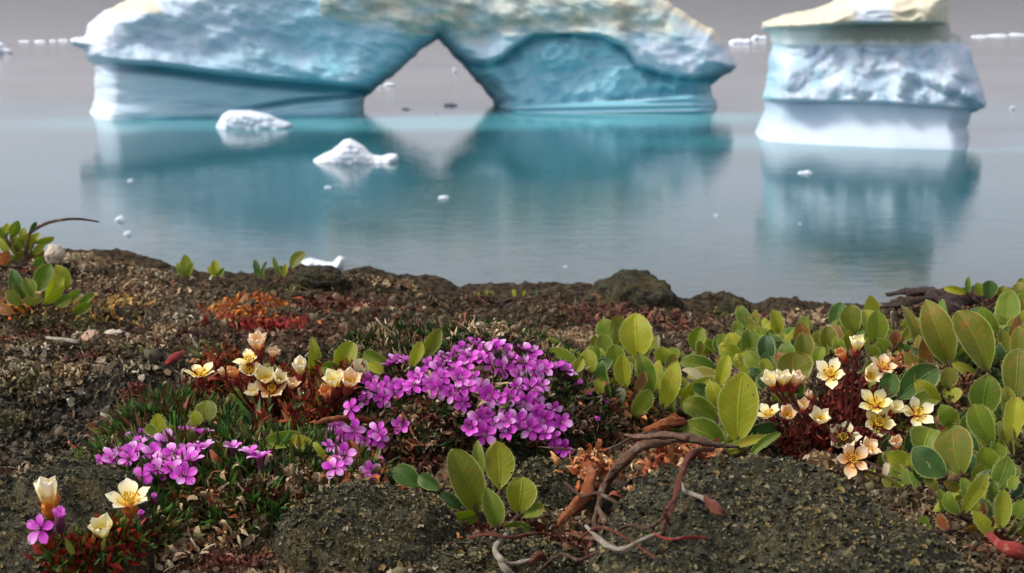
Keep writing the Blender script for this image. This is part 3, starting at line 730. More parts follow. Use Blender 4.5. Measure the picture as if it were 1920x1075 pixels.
# heaps: (u, v, ru, rv, n, size, colours, kind)
RUST = [(.45, .13, .04), (.55, .25, .09), (.28, .06, .025), (.62, .42, .22)]
TAN = [(.45, .33, .18), (.30, .20, .10), (.60, .48, .30), (.22, .11, .05)]
ORG = [(.55, .14, .015), (.42, .08, .015), (.62, .26, .03), (.30, .05, .02)]
YEL = [(.50, .30, .06), (.38, .20, .04), (.60, .42, .15), (.20, .10, .03)]
RED = [(.30, .02, .015), (.42, .04, .02), (.20, .015, .015), (.45, .12, .03)]
BRN = [(.14, .045, .025), (.22, .08, .04), (.08, .03, .02), (.32, .18, .10)]
heaps = [(1250, 1030, 62, 30, 420, .0050, RUST, 'curl'), (1262, 1005, 60, 14, 160, .005, RED, 'curl'), (1190, 795, 70, 26, 420, .0045, RUST, 'curl'), (1140, 780, 60, 26, 260, .0035, TAN, 'curl'),
         (700, 945, 60, 24, 300, .0055, RUST, 'curl'), (640, 930, 50, 24, 220, .0045, TAN, 'curl'), (800, 856, 60, 18, 200, .0042, BRN, 'curl'), (770, 845, 30, 14, 60, .005, RUST, 'curl'),
         (820, 1062, 34, 14, 120, .006, RUST, 'curl'), (960, 1005, 60, 12, 260, .004, BRN, 'flake'), (1010, 985, 60, 8, 160, .0035, TAN, 'curl'),
         (465, 585, 50, 18, 800, .0055, ORG, 'curl'), (500, 615, 80, 14, 220, .005, RED, 'curl'), (130, 590, 110, 14, 120, .005, YEL, 'curl'), (230, 575, 60, 12, 120, .004, YEL, 'curl'),
         (190, 500, 110, 20, 420, .0045, TAN, 'flake'), (250, 545, 90, 18, 260, .0045, TAN, 'curl'), (20, 490, 40, 8, 60, .005, RED, 'curl'), (30, 585, 40, 8, 60, .005, ORG, 'curl'),
         (660, 575, 120, 18, 320, .005, BRN, 'flake'), (1180, 600, 130, 20, 420, .0055, BRN, 'curl'), (1080, 640, 80, 12, 160, .005, TAN, 'curl'), (930, 632, 36, 8, 120, .004, TAN, 'curl'),
         (720, 528, 70, 5, 130, .004, TAN, 'flake'), (470, 1066, 90, 8, 260, .0030, [(.12, .03, .02), (.20, .05, .03), (.08, .02, .015), (.30, .15, .08)], 'curl'), (430, 960, 60, 30, 120, .0045, TAN, 'curl'), (560, 920, 60, 30, 120, .0045, TAN, 'curl'), (400, 960, 50, 30, 120, .004, RUST, 'curl'), (300, 1010, 80, 30, 200, .004, TAN, 'curl'), (110, 1040, 60, 20, 200, .004, TAN, 'curl'), (1250, 880, 30, 20, 60, .004, TAN, 'curl'),
         (960, 1050, 80, 16, 200, .004, TAN, 'curl'), (1090, 1040, 60, 20, 160, .004, BRN, 'curl'), (1560, 600, 100, 10, 200, .005, TAN, 'flake'), (1780, 566, 100, 10, 420, .0042, BRN, 'curl'), (1650, 640, 70, 20, 150, .006, TAN, 'curl'),
         (1160, 720, 60, 30, 160, .004, BRN, 'curl'), (1880, 1010, 60, 20, 160, .005, BRN, 'curl'), (100, 905, 60, 20, 260, .004, TAN, 'curl')]
LICH = [(.42, .36, .24), (.55, .50, .36), (.30, .22, .12), (.20, .16, .08)]
heaps += [(a, b, c, d, n, .0036, LICH, k) for a, b, c, d, n, k in [(95, 735, 55, 8, 90, 'flake'), (30, 700, 40, 10, 70, 'flake'), (170, 640, 60, 9, 90, 'flake'), (300, 515, 70, 7, 120, 'flake'), (150, 500, 80, 10, 180, 'flake'), (230, 690, 60, 8, 70, 'flake'), (340, 600, 50, 8, 60, 'curl'), (60, 660, 60, 8, 60, 'curl'), (920, 628, 40, 6, 70, 'flake'), (1480, 600, 40, 5, 40, 'flake')]]
OLV = [(.09, .09, .025), (.14, .13, .04), (.05, .055, .02), (.24, .20, .08)]
DRK = [(.03, .026, .018), (.06, .045, .025), (.02, .02, .014), (.12, .08, .04)]
hr = np.random.RandomState(77); pals = [BRN, TAN, OLV, RUST, DRK, DRK, OLV, BRN, DRK, TAN]
for _ in range(150):
    uu, vv = hr.uniform(-60, 1980), hr.uniform(500, 800) if hr.rand() < .8 else hr.uniform(800, 1060)
    if vv < np.interp(uu, sky_u, sky_v) + 8: continue
    sc_ = .5 + (vv - 480) / 500.
    heaps.append((uu, vv, hr.uniform(16, 60) * sc_, hr.uniform(5, 14) * sc_, int(hr.uniform(60, 150)), hr.uniform(.0022, .0042), pals[hr.randint(10)] if uu > 1000 or hr.rand() < .6 else [BRN, TAN, OLV, DRK][hr.randint(4)], 'curl' if hr.rand() < .7 else 'flake'))
for (u, v, ru, rv, n, sz, cs, kd) in heaps:
    q = r.normal(size=(n, 2)) * .55; c_ = hit(u, v, .0, False); mp_ = c_[1] / CP / FPX; ky = mp_ / max(math.sin(math.atan2(.19, c_[1])), .15)
    x_ = c_[0] + ru * q[:, 0] * mp_; y_ = np.minimum(c_[1] + rv * q[:, 1] * ky, YR + .01); pts = np.stack([x_, y_, H(x_, y_, (v > 840) & (u > 1000) & (u < 1880) if not np.isscalar(v) else bool(v > 840 and 1000 < u < 1880))], -1)
    pts = pts + r.normal(size=(n, 3)) * [.0012, .0012, .0010] + [0, 0, .001]
    d = r.normal(size=(n, 3)); d[:, 2] = np.abs(d[:, 2])
    cols = np.array(cs)[r.choice(4, n, p=[.35, .25, .25, .15])] * r.uniform(.6, 1.15, (n, 1))
    s_ = sz * np.minimum(r.lognormal(0, .3, n), 1.4) * (1 if kd == 'curl' else .4)
    L.append(scatter(pts, d if kd == 'curl' else None, s_, cols, kd, r, .3, width=r.uniform(.4, 1.2, n) if kd == 'curl' else None))
V_, F_, C_ = merge(L)
tag(link('ground_litter', mesh('ground_litter', V_, F_, M_LITTER, True, C_)), 'crumbled lichen, dead leaf scraps and grit lying over the tundra', None, None, 'stuff')

# ------------------------------------------------------------------ tubes: stems, roots
def catmull(pts, k=6):
    pts = np.asarray(pts, float); q = np.vstack([2 * pts[0] - pts[1], pts, 2 * pts[-1] - pts[-2]]); out = []
    for i in range(1, len(q) - 2):
        for t in np.arange(k) / k:
            a, b, c, d = q[i - 1:i + 3]
            out.append(.5 * (2 * b + (c - a) * t + (2 * a - 5 * b + 4 * c - d) * t * t + (3 * b - a - 3 * c + d) * t ** 3))
    out.append(q[-2]); return np.array(out)
def tube_geo(pts, rad, sides=8, k=6, rough=0., seed=0):
    pr = catmull(np.column_stack([pts, rad]), k); c = pr[:, :3]; rd = np.maximum(pr[:, 3], 1e-5)
    T = np.gradient(c, axis=0); T /= np.linalg.norm(T, axis=1)[:, None] + 1e-12
    a = np.cross(T, [.31, .2, .93]); a /= np.linalg.norm(a, axis=1)[:, None] + 1e-9; b = np.cross(T, a)
    th = np.arange(sides) / sides * 2 * math.pi
    n = len(c); ln = np.concatenate([[0], np.cumsum(np.linalg.norm(np.diff(c, axis=0), axis=1))])
    rr = rd[:, None] * (1 + rough * perlin(ln[:, None] * 260, np.cos(th)[None] * 1.7 + seed, np.sin(th)[None] * 1.7) + rough * .8 * perlin(ln[:, None] * 90 + seed, np.cos(th)[None] * .8, np.sin(th)[None]))
    V = c[:, None] + rr[..., None] * (np.cos(th)[None, :, None] * a[:, None] + np.sin(th)[None, :, None] * b[:, None])
    V = np.concatenate([V.reshape(-1, 3), c[:1], c[-1:]])
    i = np.arange(n - 1)[:, None] * sides; j = np.arange(sides)[None]; j2 = (j + 1) % sides
    F = np.stack([i + j, i + j2, i + sides + j2, i + sides + j], -1).reshape(-1, 4)
    jj = np.arange(sides); C0 = np.stack([np.full(sides, n * sides), (jj + 1) % sides, jj], -1); C1 = np.stack([np.full(sides, n * sides + 1), (n - 1) * sides + jj, (n - 1) * sides + (jj + 1) % sides], -1)
    pp = np.concatenate([np.stack([np.repeat(ln * 900, sides) , np.tile(np.cos(th) * 3, n), np.tile(np.sin(th) * 3, n)], -1), np.zeros((2, 3))])
    pp = np.stack([pp[:, 1], pp[:, 2], pp[:, 0]], -1)
    return V, [F, np.concatenate([C0, C1])], pp
def tubes(name, lst, mat, parent=None, c0=(0, 0, 0), **k):
    V, F, pp = merge([tube_geo(*a, **k) for a in lst])
    off = np.asarray(c0, float)
    return link(name, mesh(name, V - off, F, mat, True, None, pp), parent)
def path(px, lifts, rad_px, rocks=True):
    """px list of (u,v) -> points over the ground and radii"""
    pts = [hit(u, v, l, rocks) for (u, v), l in zip(px, lifts)]
    order = [p[1] for p in pts]; k0 = int(np.argmin(order)); Ys = list(order)
    for rng_ in (range(k0 + 1, len(px)), range(k0 - 1, -1, -1)):
        for i in rng_:
            j = i - 1 if i > k0 else i + 1
            lim = .9 * math.hypot(px[i][0] - px[j][0], px[i][1] - px[j][1]) * Ys[j] / CP / FPX + .003
            Ys[i] = min(max(Ys[i], Ys[j] - lim), Ys[j] + lim)
    pts = np.array([P(u, v, y) for (u, v), y in zip(px, Ys)])
    rad = np.array([rp * (p[1] / CP) / FPX for rp, p in zip(rad_px, pts)])
    return pts, rad
def root(name, px, lifts, rad_px, mat, label, cat='root', rough=.6, seed=0, extra=()):
    pts, rad = path(px, lifts, rad_px); c0 = pts[0]
    rad = rad * (.85 if name == 'root' else 1)
    lst = [(pts, rad)] + [path(*e) for e in extra]
    V, F, pp = merge([tube_geo(a, b, 12, 8, rough, seed + i) for i, (a, b) in enumerate(lst)])
    o = link(name, mesh(name, V - c0, F, mat, True, None, pp), None, c0); tag(o, label, cat); return o
root('root', [(1385, 838), (1340, 834), (1290, 822), (1215, 832), (1165, 868), (1136, 910), (1122, 955), (1112, 1000)], [.002, .005, .009, .013, .015, .013, .008, .0], [3, 7, 10, 12, 11, 9, 7, 4], M_ROOTG,
     'thick arching grey brown root in front of the big leaf rosette', seed=1,
     extra=[([(1290, 822), (1250, 815), (1200, 820), (1170, 815)], [.012, .014, .012, .008], [6, 7, 5, 2]), ([(1120, 950), (1135, 980), (1118, 1010), (1060, 1000)], [.008, .008, .006, .004], [4, 5, 4, 2])])
root('root', [(1338, 842), (1306, 846), (1288, 862), (1274, 905), (1262, 945), (1250, 975), (1240, 1002)], [.004, .006, .007, .007, .006, .005, .003], [4, 8, 7, 7, 6, 6, 4], M_ROOT,
     'thin red brown root hanging down the face of the large rock', seed=5,
     extra=[([(1262, 940), (1248, 960), (1256, 985)], [.008, .010, .004], [4, 5, 3])])
root('root', [(1278, 905), (1283, 920), (1300, 928), (1322, 936), (1332, 945)], [.006, .006, .006, .006, .006], [3, 4, 5, 5, 4], M_WHITE, 'short bleached rootlet ending at a rusty bud', seed=8)
root('bud_scale', [(1322, 932), (1338, 948), (1350, 962), (1362, 968)], [.008, .010, .010, .006], [4, 9, 8, 3], M_ROOT, 'rusty red folded bud at the end of the bleached rootlet', 'bud', .5, 9)
root('root', [(1105, 868), (1108, 900), (1098, 925), (1075, 955), (1048, 984)], [.014, .012, .012, .012, .010], [8, 11, 12, 13, 6], M_RUST, 'smooth rust coloured root stub with a withered tuft at its top', seed=12)
root('root', [(1284, 790), (1262, 792), (1236, 799), (1208, 806)], [.014, .015, .014, .010], [7, 11, 11, 5], M_RUST, 'short rusty root stub under the far side of the big rosette', seed=14)
root('root', [(1098, 985), (1120, 1008), (1142, 1026), (1172, 1030), (1205, 1012), (1240, 1000)], [.004, .005, .006, .005, .006, .004], [3, 6, 7, 6, 5, 3], M_WHITE, 'bleached grey root winding along the foot of the large rock', seed=15)
root('root', [(950, 1002), (930, 1026), (938, 1050), (960, 1058), (1005, 1048), (1020, 1040)], [.004, .006, .006, .004, .004, .002], [5, 7, 8, 6, 5, 3], M_WHITE, 'curled white root in front of the front leaf rosette', seed=16,
     extra=[([(938, 1045), (946, 1066), (975, 1085)], [.005, .005, .002], [6, 6, 3])])
root('root', [(990, 1058), (1010, 1042), (1022, 1050)], [.003, .006, .004], [6, 9, 5], M_ROOT, 'stubby brown root piece at the bottom edge', seed=18)
root('root', [(590, 795), (625, 786), (660, 784), (697, 789)], [.010, .012, .014, .008], [3, 6, 7, 4], M_RUST, 'orange brown stalk lying on the left side of the large cushion', 'stalk', seed=19)
root('twig', [(40, 452), (66, 430), (90, 418), (120, 412), (150, 411), (185, 416)], [.0, .02, .03, .035, .035, .030], [3, 3, 3, 2.6, 2.2, 1.4], M_TWIG, 'thin dark twig arching over the water at the far left', 'twig', .2, 20)
root('twig', [(1290, 815), (1210, 812), (1130, 846), (1060, 842), (1010, 838)], [.004, .01, .012, .012, .01], [2, 2.5, 2.5, 2, 1.2], M_TWIG, 'thin straight twig crossing below the large purple cushion', 'twig', .2, 21)
root('twig', [(88, 634), (115, 637), (148, 642)], [.003, .004, .003], [3, 4, 4], M_WHITE, 'short bleached twig beside the pinkish stone', 'twig', .15, 22)
root('twig', [(1672, 585), (1675, 610), (1680, 636)], [.02, .012, .0], [2.5, 3, 3], M_WHITE, 'upright pale straw behind the saxifrage clump', 'twig', .1, 23)
for i_, (px_, mt_, lb_) in enumerate([
    ([(1150, 1000), (1180, 985), (1215, 990), (1248, 968)], M_TWIG, 'thin dark twig just above the winding bleached root'),
    ([(1085, 1010), (1120, 990), (1150, 996), (1190, 1020), (1230, 1048)], M_ROOT, 'thin reddish twig crossing the winding bleached root'),
    ([(1060, 905), (1090, 930), (1120, 925), (1160, 945)], M_TWIG, 'fine dark twig behind the rust coloured root stub'),
    ([(1225, 1000), (1255, 1012), (1290, 1008), (1325, 1010)], M_REDL, 'red twig lying on the large rock at the foot of the hanging root'),
    ([(880, 1008), (915, 1002), (960, 1008), (1010, 1000), (1045, 1008)], M_ROOT, 'reddish twig lying just under the front leaf rosette'),
    ([(1010, 1070), (1050, 1040), (1085, 1050), (1120, 1036)], M_TWIG, 'short dark twig at the bottom edge right of the curled white root')]):
    root('twig', px_, [.003, .008, .007, .005, .003][:len(px_)], [2.2, 3.2, 3., 2.6, 1.6][:len(px_)], mt_, lb_, 'twig', .6, 40 + i_)
root('driftwood', [(1662, 552), (1700, 548), (1745, 546), (1770, 556), (1800, 566), (1840, 560)], [.006, .012, .016, .014, .01, .006], [3, 6, 8, 9, 9, 5], M_DARKW, 'dark forked driftwood piece on the shore edge at the right', 'driftwood', .7, 24,
     extra=[([(1650, 576), (1690, 572), (1725, 562), (1760, 560)], [.008, .012, .014, .014], [3, 5, 5, 7]), ([(1740, 550), (1790, 575), (1830, 590)], [.01, .01, .004], [7, 8, 6])])
root('dead_leaf', [(1852, 1000), (1875, 1022), (1905, 1034), (1950, 1045)], [.012, .014, .014, .01], [4, 12, 15, 8], M_REDL, 'red pointed dead leaf roll at the lower right edge', 'dead leaf', .25, 25)
root('dead_leaf', [(345, 660), (325, 672), (312, 684)], [.006, .007, .004], [4, 8, 4], M_REDL, 'dark red dead leaf curled on the ground left of the cream flowers', 'dead leaf', .3, 26)
root('dead_leaf', [(395, 845), (404, 858), (412, 868)], [.008, .008, .005], [3, 6, 3], M_RUST, 'tiny tan dead leaf roll beside the small purple cushion', 'dead leaf', .3, 27)
# withered tuft on the stub
r = np.random.RandomState(5); c = hit(1108, 878, .016); n = 150
q = scatter(c + r.normal(size=(n, 3)) * [.0035, .003, .003], r.normal(size=(n, 3)) + [0, -.3, .6], r.uniform(.003, .0055, n), np.array(RUST)[r.choice(4, n, p=[.3, .35, .1, .25])], 'curl', r, width=1.2)
o = link('withered_flower', mesh('withered_flower', q[0] - c, q[1], M_LITTER, True, q[2]), None, c); tag(o, 'crumpled orange withered flower on top of the rust coloured root stub', 'dead flower')

# ------------------------------------------------------------------ leaves
def leaf_mesh(base, tip, W_, rs, twist=0., cup=.18, bend=.08, hairs=46, name='leaf', tone='g'):
    ax = tip - base; Ln = np.linalg.norm(ax); a = ax / Ln
    cm = np.array([0, 0, CZ]) - (base + tip) / 2; cm /= np.linalg.norm(cm)
    nn = cm - (cm @ a) * a; nn /= np.linalg.norm(nn); sd = np.cross(a, nn)
    c, s = math.cos(twist), math.sin(twist); sd, nn = c * sd + s * nn, c * nn - s * sd
    sv = np.array([0, .03, .08, .15, .23, .32, .41, .50, .59, .68, .76, .83, .89, .94, .975, 1.])
    tv = np.array([-1, -.89, -.7, -.45, -.2, 0, .2, .45, .7, .89, 1.])
    prof = (sv ** rs.uniform(.62, .95)) * np.maximum(1 - sv, 0) ** rs.uniform(.52, .80); prof = prof / prof.max(); prof[0] = .10
    S_, T_ = np.meshgrid(sv, tv, indexing='ij'); Wd = prof[:, None] * W_ / 2 * (1 + .03 * perlin(S_ * 5 + rs.rand() * 50, T_ * 0 + np.sign(T_), 0))
    ph = rs.rand() * 20; asym = rs.uniform(-.06, .06)
    zz = cup * W_ * .5 * (np.abs(T_) ** rs.uniform(1.1, 1.8)) * (prof[:, None]) - bend * Ln * 4 * (S_ - .5) ** 2 * 1. + .06 * W_ * np.abs(T_) * perlin(S_ * 5 + ph, T_ * 1.3, 0) - rs.uniform(-.1, .35) * Ln * np.maximum(S_ - .7, 0) ** 1.5 * 2 - .04 * W_ * np.exp(-(T_ / .12) ** 2) * (1 - S_)
    Vv = base + a * (S_ * Ln)[..., None] + sd * (T_ * Wd + asym * Ln * np.sin(S_ * 3.14))[..., None] + nn * zz[..., None]
    ns, nt = S_.shape
    V = Vv.reshape(-1, 3); rim = (np.abs(T_) > .99) | (S_ > .99); pp = np.stack([S_, T_, rim * 1.], -1).reshape(-1, 3)
    idx = np.arange(ns * nt).reshape(ns, nt)
    F = np.stack([idx[:-1, :-1], idx[1:, :-1], idx[1:, 1:], idx[:-1, 1:]], -1).reshape(-1, 4)
    # margin hairs
    hv = []; hp = []; hf = []
    for i in range(hairs):
        s0 = rs.uniform(.08, .97); side = rs.choice([0, nt - 1]); k = min(ns - 2, np.searchsorted(sv, s0) - 1); t = (s0 - sv[k]) / (sv[k + 1] - sv[k])
        q = Vv[k, side] * (1 - t) + Vv[k + 1, side] * t; d = sd * (1 if side else -1) + a * .5 + nn * rs.uniform(-.6, .6); d /= np.linalg.norm(d)
        m = len(V) + len(hv); ln = rs.uniform(.0005, .0013)
        hv += [q - a * .00007, q + a * .00007, q + d * ln]; hp += [(s0, 1, 1)] * 3; hf.append((m, m + 1, m + 2))
    if hairs: V = np.vstack([V, hv]); pp = np.vstack([pp, hp]); FF = [F, np.array(hf)]
    else: FF = [F]
    return mesh('leaf', V - base, FF, LEAF[tone], True, None, pp)
def willow(name, rootpx, leaves, label, rlift=.0, seed=0, cat='dwarf willow', hairs=46, lean=.22, group='leafy dwarf willow sprigs on the tundra', fill=0):
    rs = np.random.RandomState(1000 + seed)
    rp = hit(*rootpx, rlift, False)
    if rp[1] > YR - .03: rp = P(rootpx[0], rootpx[1], YR - .03)
    e = empty(name, rp, label, cat, group)
    stems = []; allv = list(leaves)
    for i in range(fill):
        l = leaves[rs.randint(len(leaves))]; dx, dy = rs.uniform(-58, 58), rs.uniform(-26, 34); k = rs.uniform(.55, .95) * min(1., 46. / max(l[4], 1))
        ang = rs.uniform(-.8, .8); vx, vy = l[2] - l[0], l[3] - l[1]; vx, vy = vx * math.cos(ang) - vy * math.sin(ang), vx * math.sin(ang) + vy * math.cos(ang)
        allv.append((l[0] + dx, l[1] + dy, l[0] + dx + vx * k, l[1] + dy + vy * k, l[4] * k, rs.choice(['d', 'g', 'y', 'o', 'r'], p=[.10, .30, .30, .24, .06]), 'f'))
    for l in allv:
        bu, bv, tu, tv, w, tone = l[:6]; fl = len(l) > 6
        b = hit(bu, min(bv + 4, 1100), .006, False); Yb = b[1] + (.012 if fl else 0) + rs.uniform(-.002, .003)
        Yb = min(Yb, YR - .03)
        b = P(bu, bv, Yb); t0 = P(tu, tv, Yb); L0 = np.linalg.norm(t0 - b)
        up = (bv - tv) / (math.hypot(tu - bu, tv - bv) + 1e-6)
        t = P(tu, tv, Yb + L0 * (lean * up + rs.uniform(-.12, .25)) if up > -.2 else Yb - L0 * .55)
        wm = w * (Yb / CP) / FPX; tw = rs.uniform(-.22, .22) if w >= 54 and not fl else rs.uniform(-.55, .55) if not fl else rs.uniform(-.9, .9)
        me = leaf_mesh(b, t, wm * (1.06 if w >= 54 and not fl else rs.uniform(.86, 1.04)), rs, tw, rs.uniform(.08, .60), rs.uniform(-.02, .12), hairs, tone=tone)
        link('leaf', me, e, b - rp)
        mid = (b + rp) / 2 + [0, 0, -.002]
        stems.append((np.array([rp + [0, 0, -.004], mid, b, b + (t - b) * .12]), np.array([.0009, .0008, .0006, .0003])))
    tubes('stem', stems, M_TWIG, e, rp, sides=6, k=4)
    return e
W_A = [(1196,670,1191,584,60,'y'),(1084,682,1019,660,38,'g'),(1139,676,1130,625,35,'g'),(1104,704,1101,654,38,'y'),(1155,692,1152,646,41,'g'),(1142,752,1123,676,41,'b'),(1174,727,1168,663,40,'y'),
       (1218,742,1199,662,42,'g'),(1240,685,1243,651,35,'y'),(1240,768,1266,676,42,'y'),(1190,736,1210,695,25,'r'),(1183,783,1221,733,36,'g'),(1164,758,1164,727,24,'w'),(1232,657,1234,628,10,'w'),(1088,717,1076,692,20,'y'),
       (1076,700,1092,672,24,'y'),(1128,742,1118,712,18,'y')]
willow('dwarf_willow', (1195, 778), W_A, 'crowded leafy sprig with one tall pointed leaf, directly right of the large purple cushion', seed=1, fill=64)
W_B = [(1383,834,1392,698,76,'y'),(1370,820,1394,755,44,'g'),(1360,836,1281,798,58,'g'),(1348,790,1281,752,42,'g'),(1348,768,1332,717,36,'y'),(1316,730,1266,742,22,'y'),(1389,827,1465,806,46,'d'),(1354,846,1446,819,22,'y'),
       (1345,727,1364,665,28,'y'),(1348,690,1276,676,40,'g'),(1326,720,1281,690,18,'w'),(1300,657,1316,614,34,'g'),(1340,742,1300,722,26,'d')]
willow('dwarf_willow', (1378, 842), W_B, 'big green rosette with a large round upright leaf on top of the large rock', seed=2, fill=19)
W_C = [(1455,644,1452,581,32,'y'),(1383,635,1383,600,25,'g'),(1360,662,1354,625,26,'g'),(1405,679,1405,616,42,'g'),(1389,682,1351,651,40,'y'),(1443,689,1436,628,36,'d'),(1474,647,1487,613,26,'b'),(1443,651,1424,616,30,'o'),(1430,700,1400,660,34,'g')]
willow('dwarf_willow', (1410, 705), W_C, 'small leafy sprig near the shore edge behind the big rosette', seed=3, fill=85)
W_D = [(1508,693,1507,624,44,'o'),(1493,728,1490,660,66,'o'),(1445,708,1431,672,24,'y'),(1556,663,1553,612,36,'o'),(1530,690,1542,650,26,'g'),(1478,690,1470,640,34,'g')]
willow('dwarf_willow', (1495, 738), W_D, 'olive sprig with a broad rounded leaf left behind the saxifrage clump', seed=4, fill=64)
W_E = [(1603,630,1596,572,42,'o'),(1639,645,1648,582,52,'g'),(1648,678,1627,648,28,'o'),(1666,641,1746,680,32,'b'),(1580,668,1566,632,26,'g'),(1690,640,1720,610,24,'o')]
willow('dwarf_willow', (1630, 690), W_E, 'sprig with two upright leaves standing directly behind the topmost cream flower', seed=5, fill=52)
W_F = [(1782,687,1737,562,58,'o'),(1785,681,1762,560,34,'b'),(1853,700,1797,582,62,'o'),(1776,728,1782,688,34,'o'),(1836,690,1850,640,30,'g')]
willow('dwarf_willow', (1800, 735), W_F, 'sprig of tall olive brown leaves rising towards the water', seed=6, fill=48)
W_G = [(1868,636,1838,577,38,'g'),(1886,617,1892,541,48,'g'),(1856,620,1880,596,30,'y'),(1907,690,1910,612,34,'o'),(1930,600,1925,540,40,'g'),(1905,650,1930,610,30,'y')]
willow('dwarf_willow', (1880, 690), W_G, 'green sprig at the right edge of the view close to the shoreline', seed=7, fill=52)
W_H = [(1913,553,1916,521,24,'g'),(1853,562,1856,526,38,'d'),(1815,550,1773,540,18,'y'),(1816,553,1816,519,12,'g'),(1880,560,1884,536,24,'o'),(1840,556,1832,530,18,'g')]
willow('dwarf_willow', (1850, 568), W_H, 'farthest leafy tuft at the right, on the skyline above the driftwood', seed=8, hairs=12)
W_I = [(1681,748,1758,690,54,'d'),(1666,748,1672,699,40,'d'),(1767,760,1716,716,34,'y'),(1700,770,1760,742,40,'g'),(1735,730,1720,690,30,'g')]
willow('dwarf_willow', (1700, 790), W_I, 'dark green leafy sprig right behind the cream flowers', seed=9, fill=61)
W_J = [(1844,784,1856,703,58,'g'),(1862,838,1826,758,50,'g'),(1892,838,1907,743,46,'y'),(1904,754,1910,651,54,'o'),(1809,820,1820,776,32,'g'),(1780,760,1790,725,36,'y'),(1790,800,1765,760,40,'g')]
willow('dwarf_willow', (1860, 850), W_J, 'large bright sprig of overlapping leaves on the right side', seed=10, fill=57)
W_K = [(1802,894,1788,797,74,'o'),(1774,894,1712,839,54,'d'),(1675,864,1712,937,42,'g'),(1703,875,1754,957,36,'g'),(1664,862,1661,904,16,'w'),(1726,855,1745,800,60,'g'),(1700,850,1720,800,40,'d')]
willow('dwarf_willow', (1760, 905), W_K, 'sprig with a broad brown olive leaf and two drooping leaves over the rock', seed=11, fill=44)
W_L = [(1869,917,1892,856,46,'g'),(1869,864,1869,829,32,'g'),(1802,968,1855,890,34,'y'),(1813,939,1805,895,26,'g'),(1799,968,1774,925,28,'g'),(1875,996,1883,918,34,'y'),(1906,978,1917,937,30,'g'),(1895,922,1906,892,24,'g'),(1840,930,1836,892,28,'g')]
willow('dwarf_willow', (1845, 975), W_L, 'lowest sprig at the right edge beside the red dead leaf', seed=12, fill=48)
W_M = [(894,960,850,843,62,'o'),(900,912,897,827,28,'g'),(937,918,931,827,56,'y'),(934,991,912,914,46,'g'),(972,966,981,894,58,'y'),(975,967,1020,950,30,'g'),(1000,991,944,986,26,'g'),(906,963,806,976,36,'g'),(870,955,826,925,26,'d')]
willow('dwarf_willow', (930, 988), W_M, 'bright upright leaf rosette in front of the large purple cushion', seed=13)
W_N = [(790,912,738,874,48,'d'),(828,918,783,892,34,'d')]
willow('dwarf_willow', (815, 925), W_N, 'two very dark green leaves left of the front rosette', seed=14)
W_O = [(538,728,488,680,42,'g'),(586,721,589,631,30,'y'),(636,704,662,641,42,'y'),(652,701,601,690,30,'g'),(684,712,668,672,34,'w'),(560,740,520,700,30,'g')]
willow('dwarf_willow', (590, 735), W_O, 'green leaves standing behind and among the middle cream flowers', seed=15, fill=7)
W_P = [(731,684,680,661,32,'g'),(788,676,826,617,30,'o'),(770,690,790,640,26,'y'),(720,700,690,680,22,'y')]
willow('dwarf_willow', (765, 695), W_P, 'sprig with one narrow upright leaf behind the left shoulder of the large cushion', seed=16)
W_Q = [(476,774,422,745,52,'g')]
willow('dwarf_willow', (478, 782), W_Q, 'single round green leaf under the middle cream flowers', seed=17)
W_R = [(386,792,388,750,44,'o'),(372,800,362,770,22,'y')]
willow('dwarf_willow', (386, 800), W_R, 'yellowish round leaf left of the single round green leaf', seed=18)
W_S = [(575,815,488,833,40,'g'),(590,842,536,832,42,'y'),(612,862,588,830,14,'y')]
willow('dwarf_willow', (590, 850), W_S, 'glossy cupped leaf with a yellow leaf beside it between the two purple cushions', seed=19)
W_T = [(297,818,295,775,30,'y'),(300,818,330,800,24,'g'),(296,818,272,800,18,'g')]
willow('dwarf_willow', (298, 822), W_T, 'small star of pointed leaves behind the small purple cushion', seed=20)
W_U = [(50,560,30,520,30,'g'),(85,565,104,522,24,'y'),(100,575,132,556,22,'g'),(40,575,10,545,26,'o'),(25,590,-5,575,22,'r'),(71,549,93,493,40,'g'),(41,560,24,504,26,'d'),(60,562,48,522,30,'g'),(80,572,120,540,20,'y'),(120,565,150,545,18,'g'),(150,572,175,552,16,'g'),(60,575,58,555,40,'o'),(110,560,118,520,18,'y')]
willow('dwarf_willow', (70, 575), W_U, 'green tuft with one big leaf in the left background', seed=21, hairs=10, fill=3)
W_V = [(28,470,60,440,22,'y'),(30,475,24,432,18,'g'),(44,480,88,474,16,'o'),(15,478,-6,440,20,'y'),(50,474,74,436,16,'y'),(8,500,14,470,20,'r'),(60,500,84,482,16,'g'),(22,445,35,415,22,'g'),(52,463,43,426,20,'y'),(65,456,102,446,18,'g'),(56,434,68,417,10,'d'),(35,482,30,450,20,'o'),(10,450,4,425,20,'g'),(60,480,84,458,16,'y'),(20,490,50,470,18,'o'),(38,470,20,440,18,'y')]
willow('dwarf_willow', (42, 492), W_V, 'yellow green bushy tuft on the skyline at the far left', seed=22, hairs=10, fill=4)
willow('dwarf_willow', (350, 524), [(350,520,347,477,26,'g'),(346,520,334,492,16,'g'),(352,522,362,492,12,'g')], 'small upright tuft on the skyline, left of its smaller neighbour', seed=23, hairs=8)
willow('dwarf_willow', (406, 524), [(405,520,403,487,18,'y'),(404,520,388,500,12,'y'),(408,520,420,502,12,'g')], 'tiny yellowish three pointed tuft on the skyline at the left', seed=24, hairs=8)
willow('dwarf_willow', (500, 526), [(485,522,478,486,14,'d'),(490,524,500,490,8,'d'),(528,520,512,481,13,'g'),(495,526,482,505,14,'g'),(530,522,536,495,10,'y')], 'narrow leaved tuft on the skyline left of the flat white floe', seed=25, hairs=8)
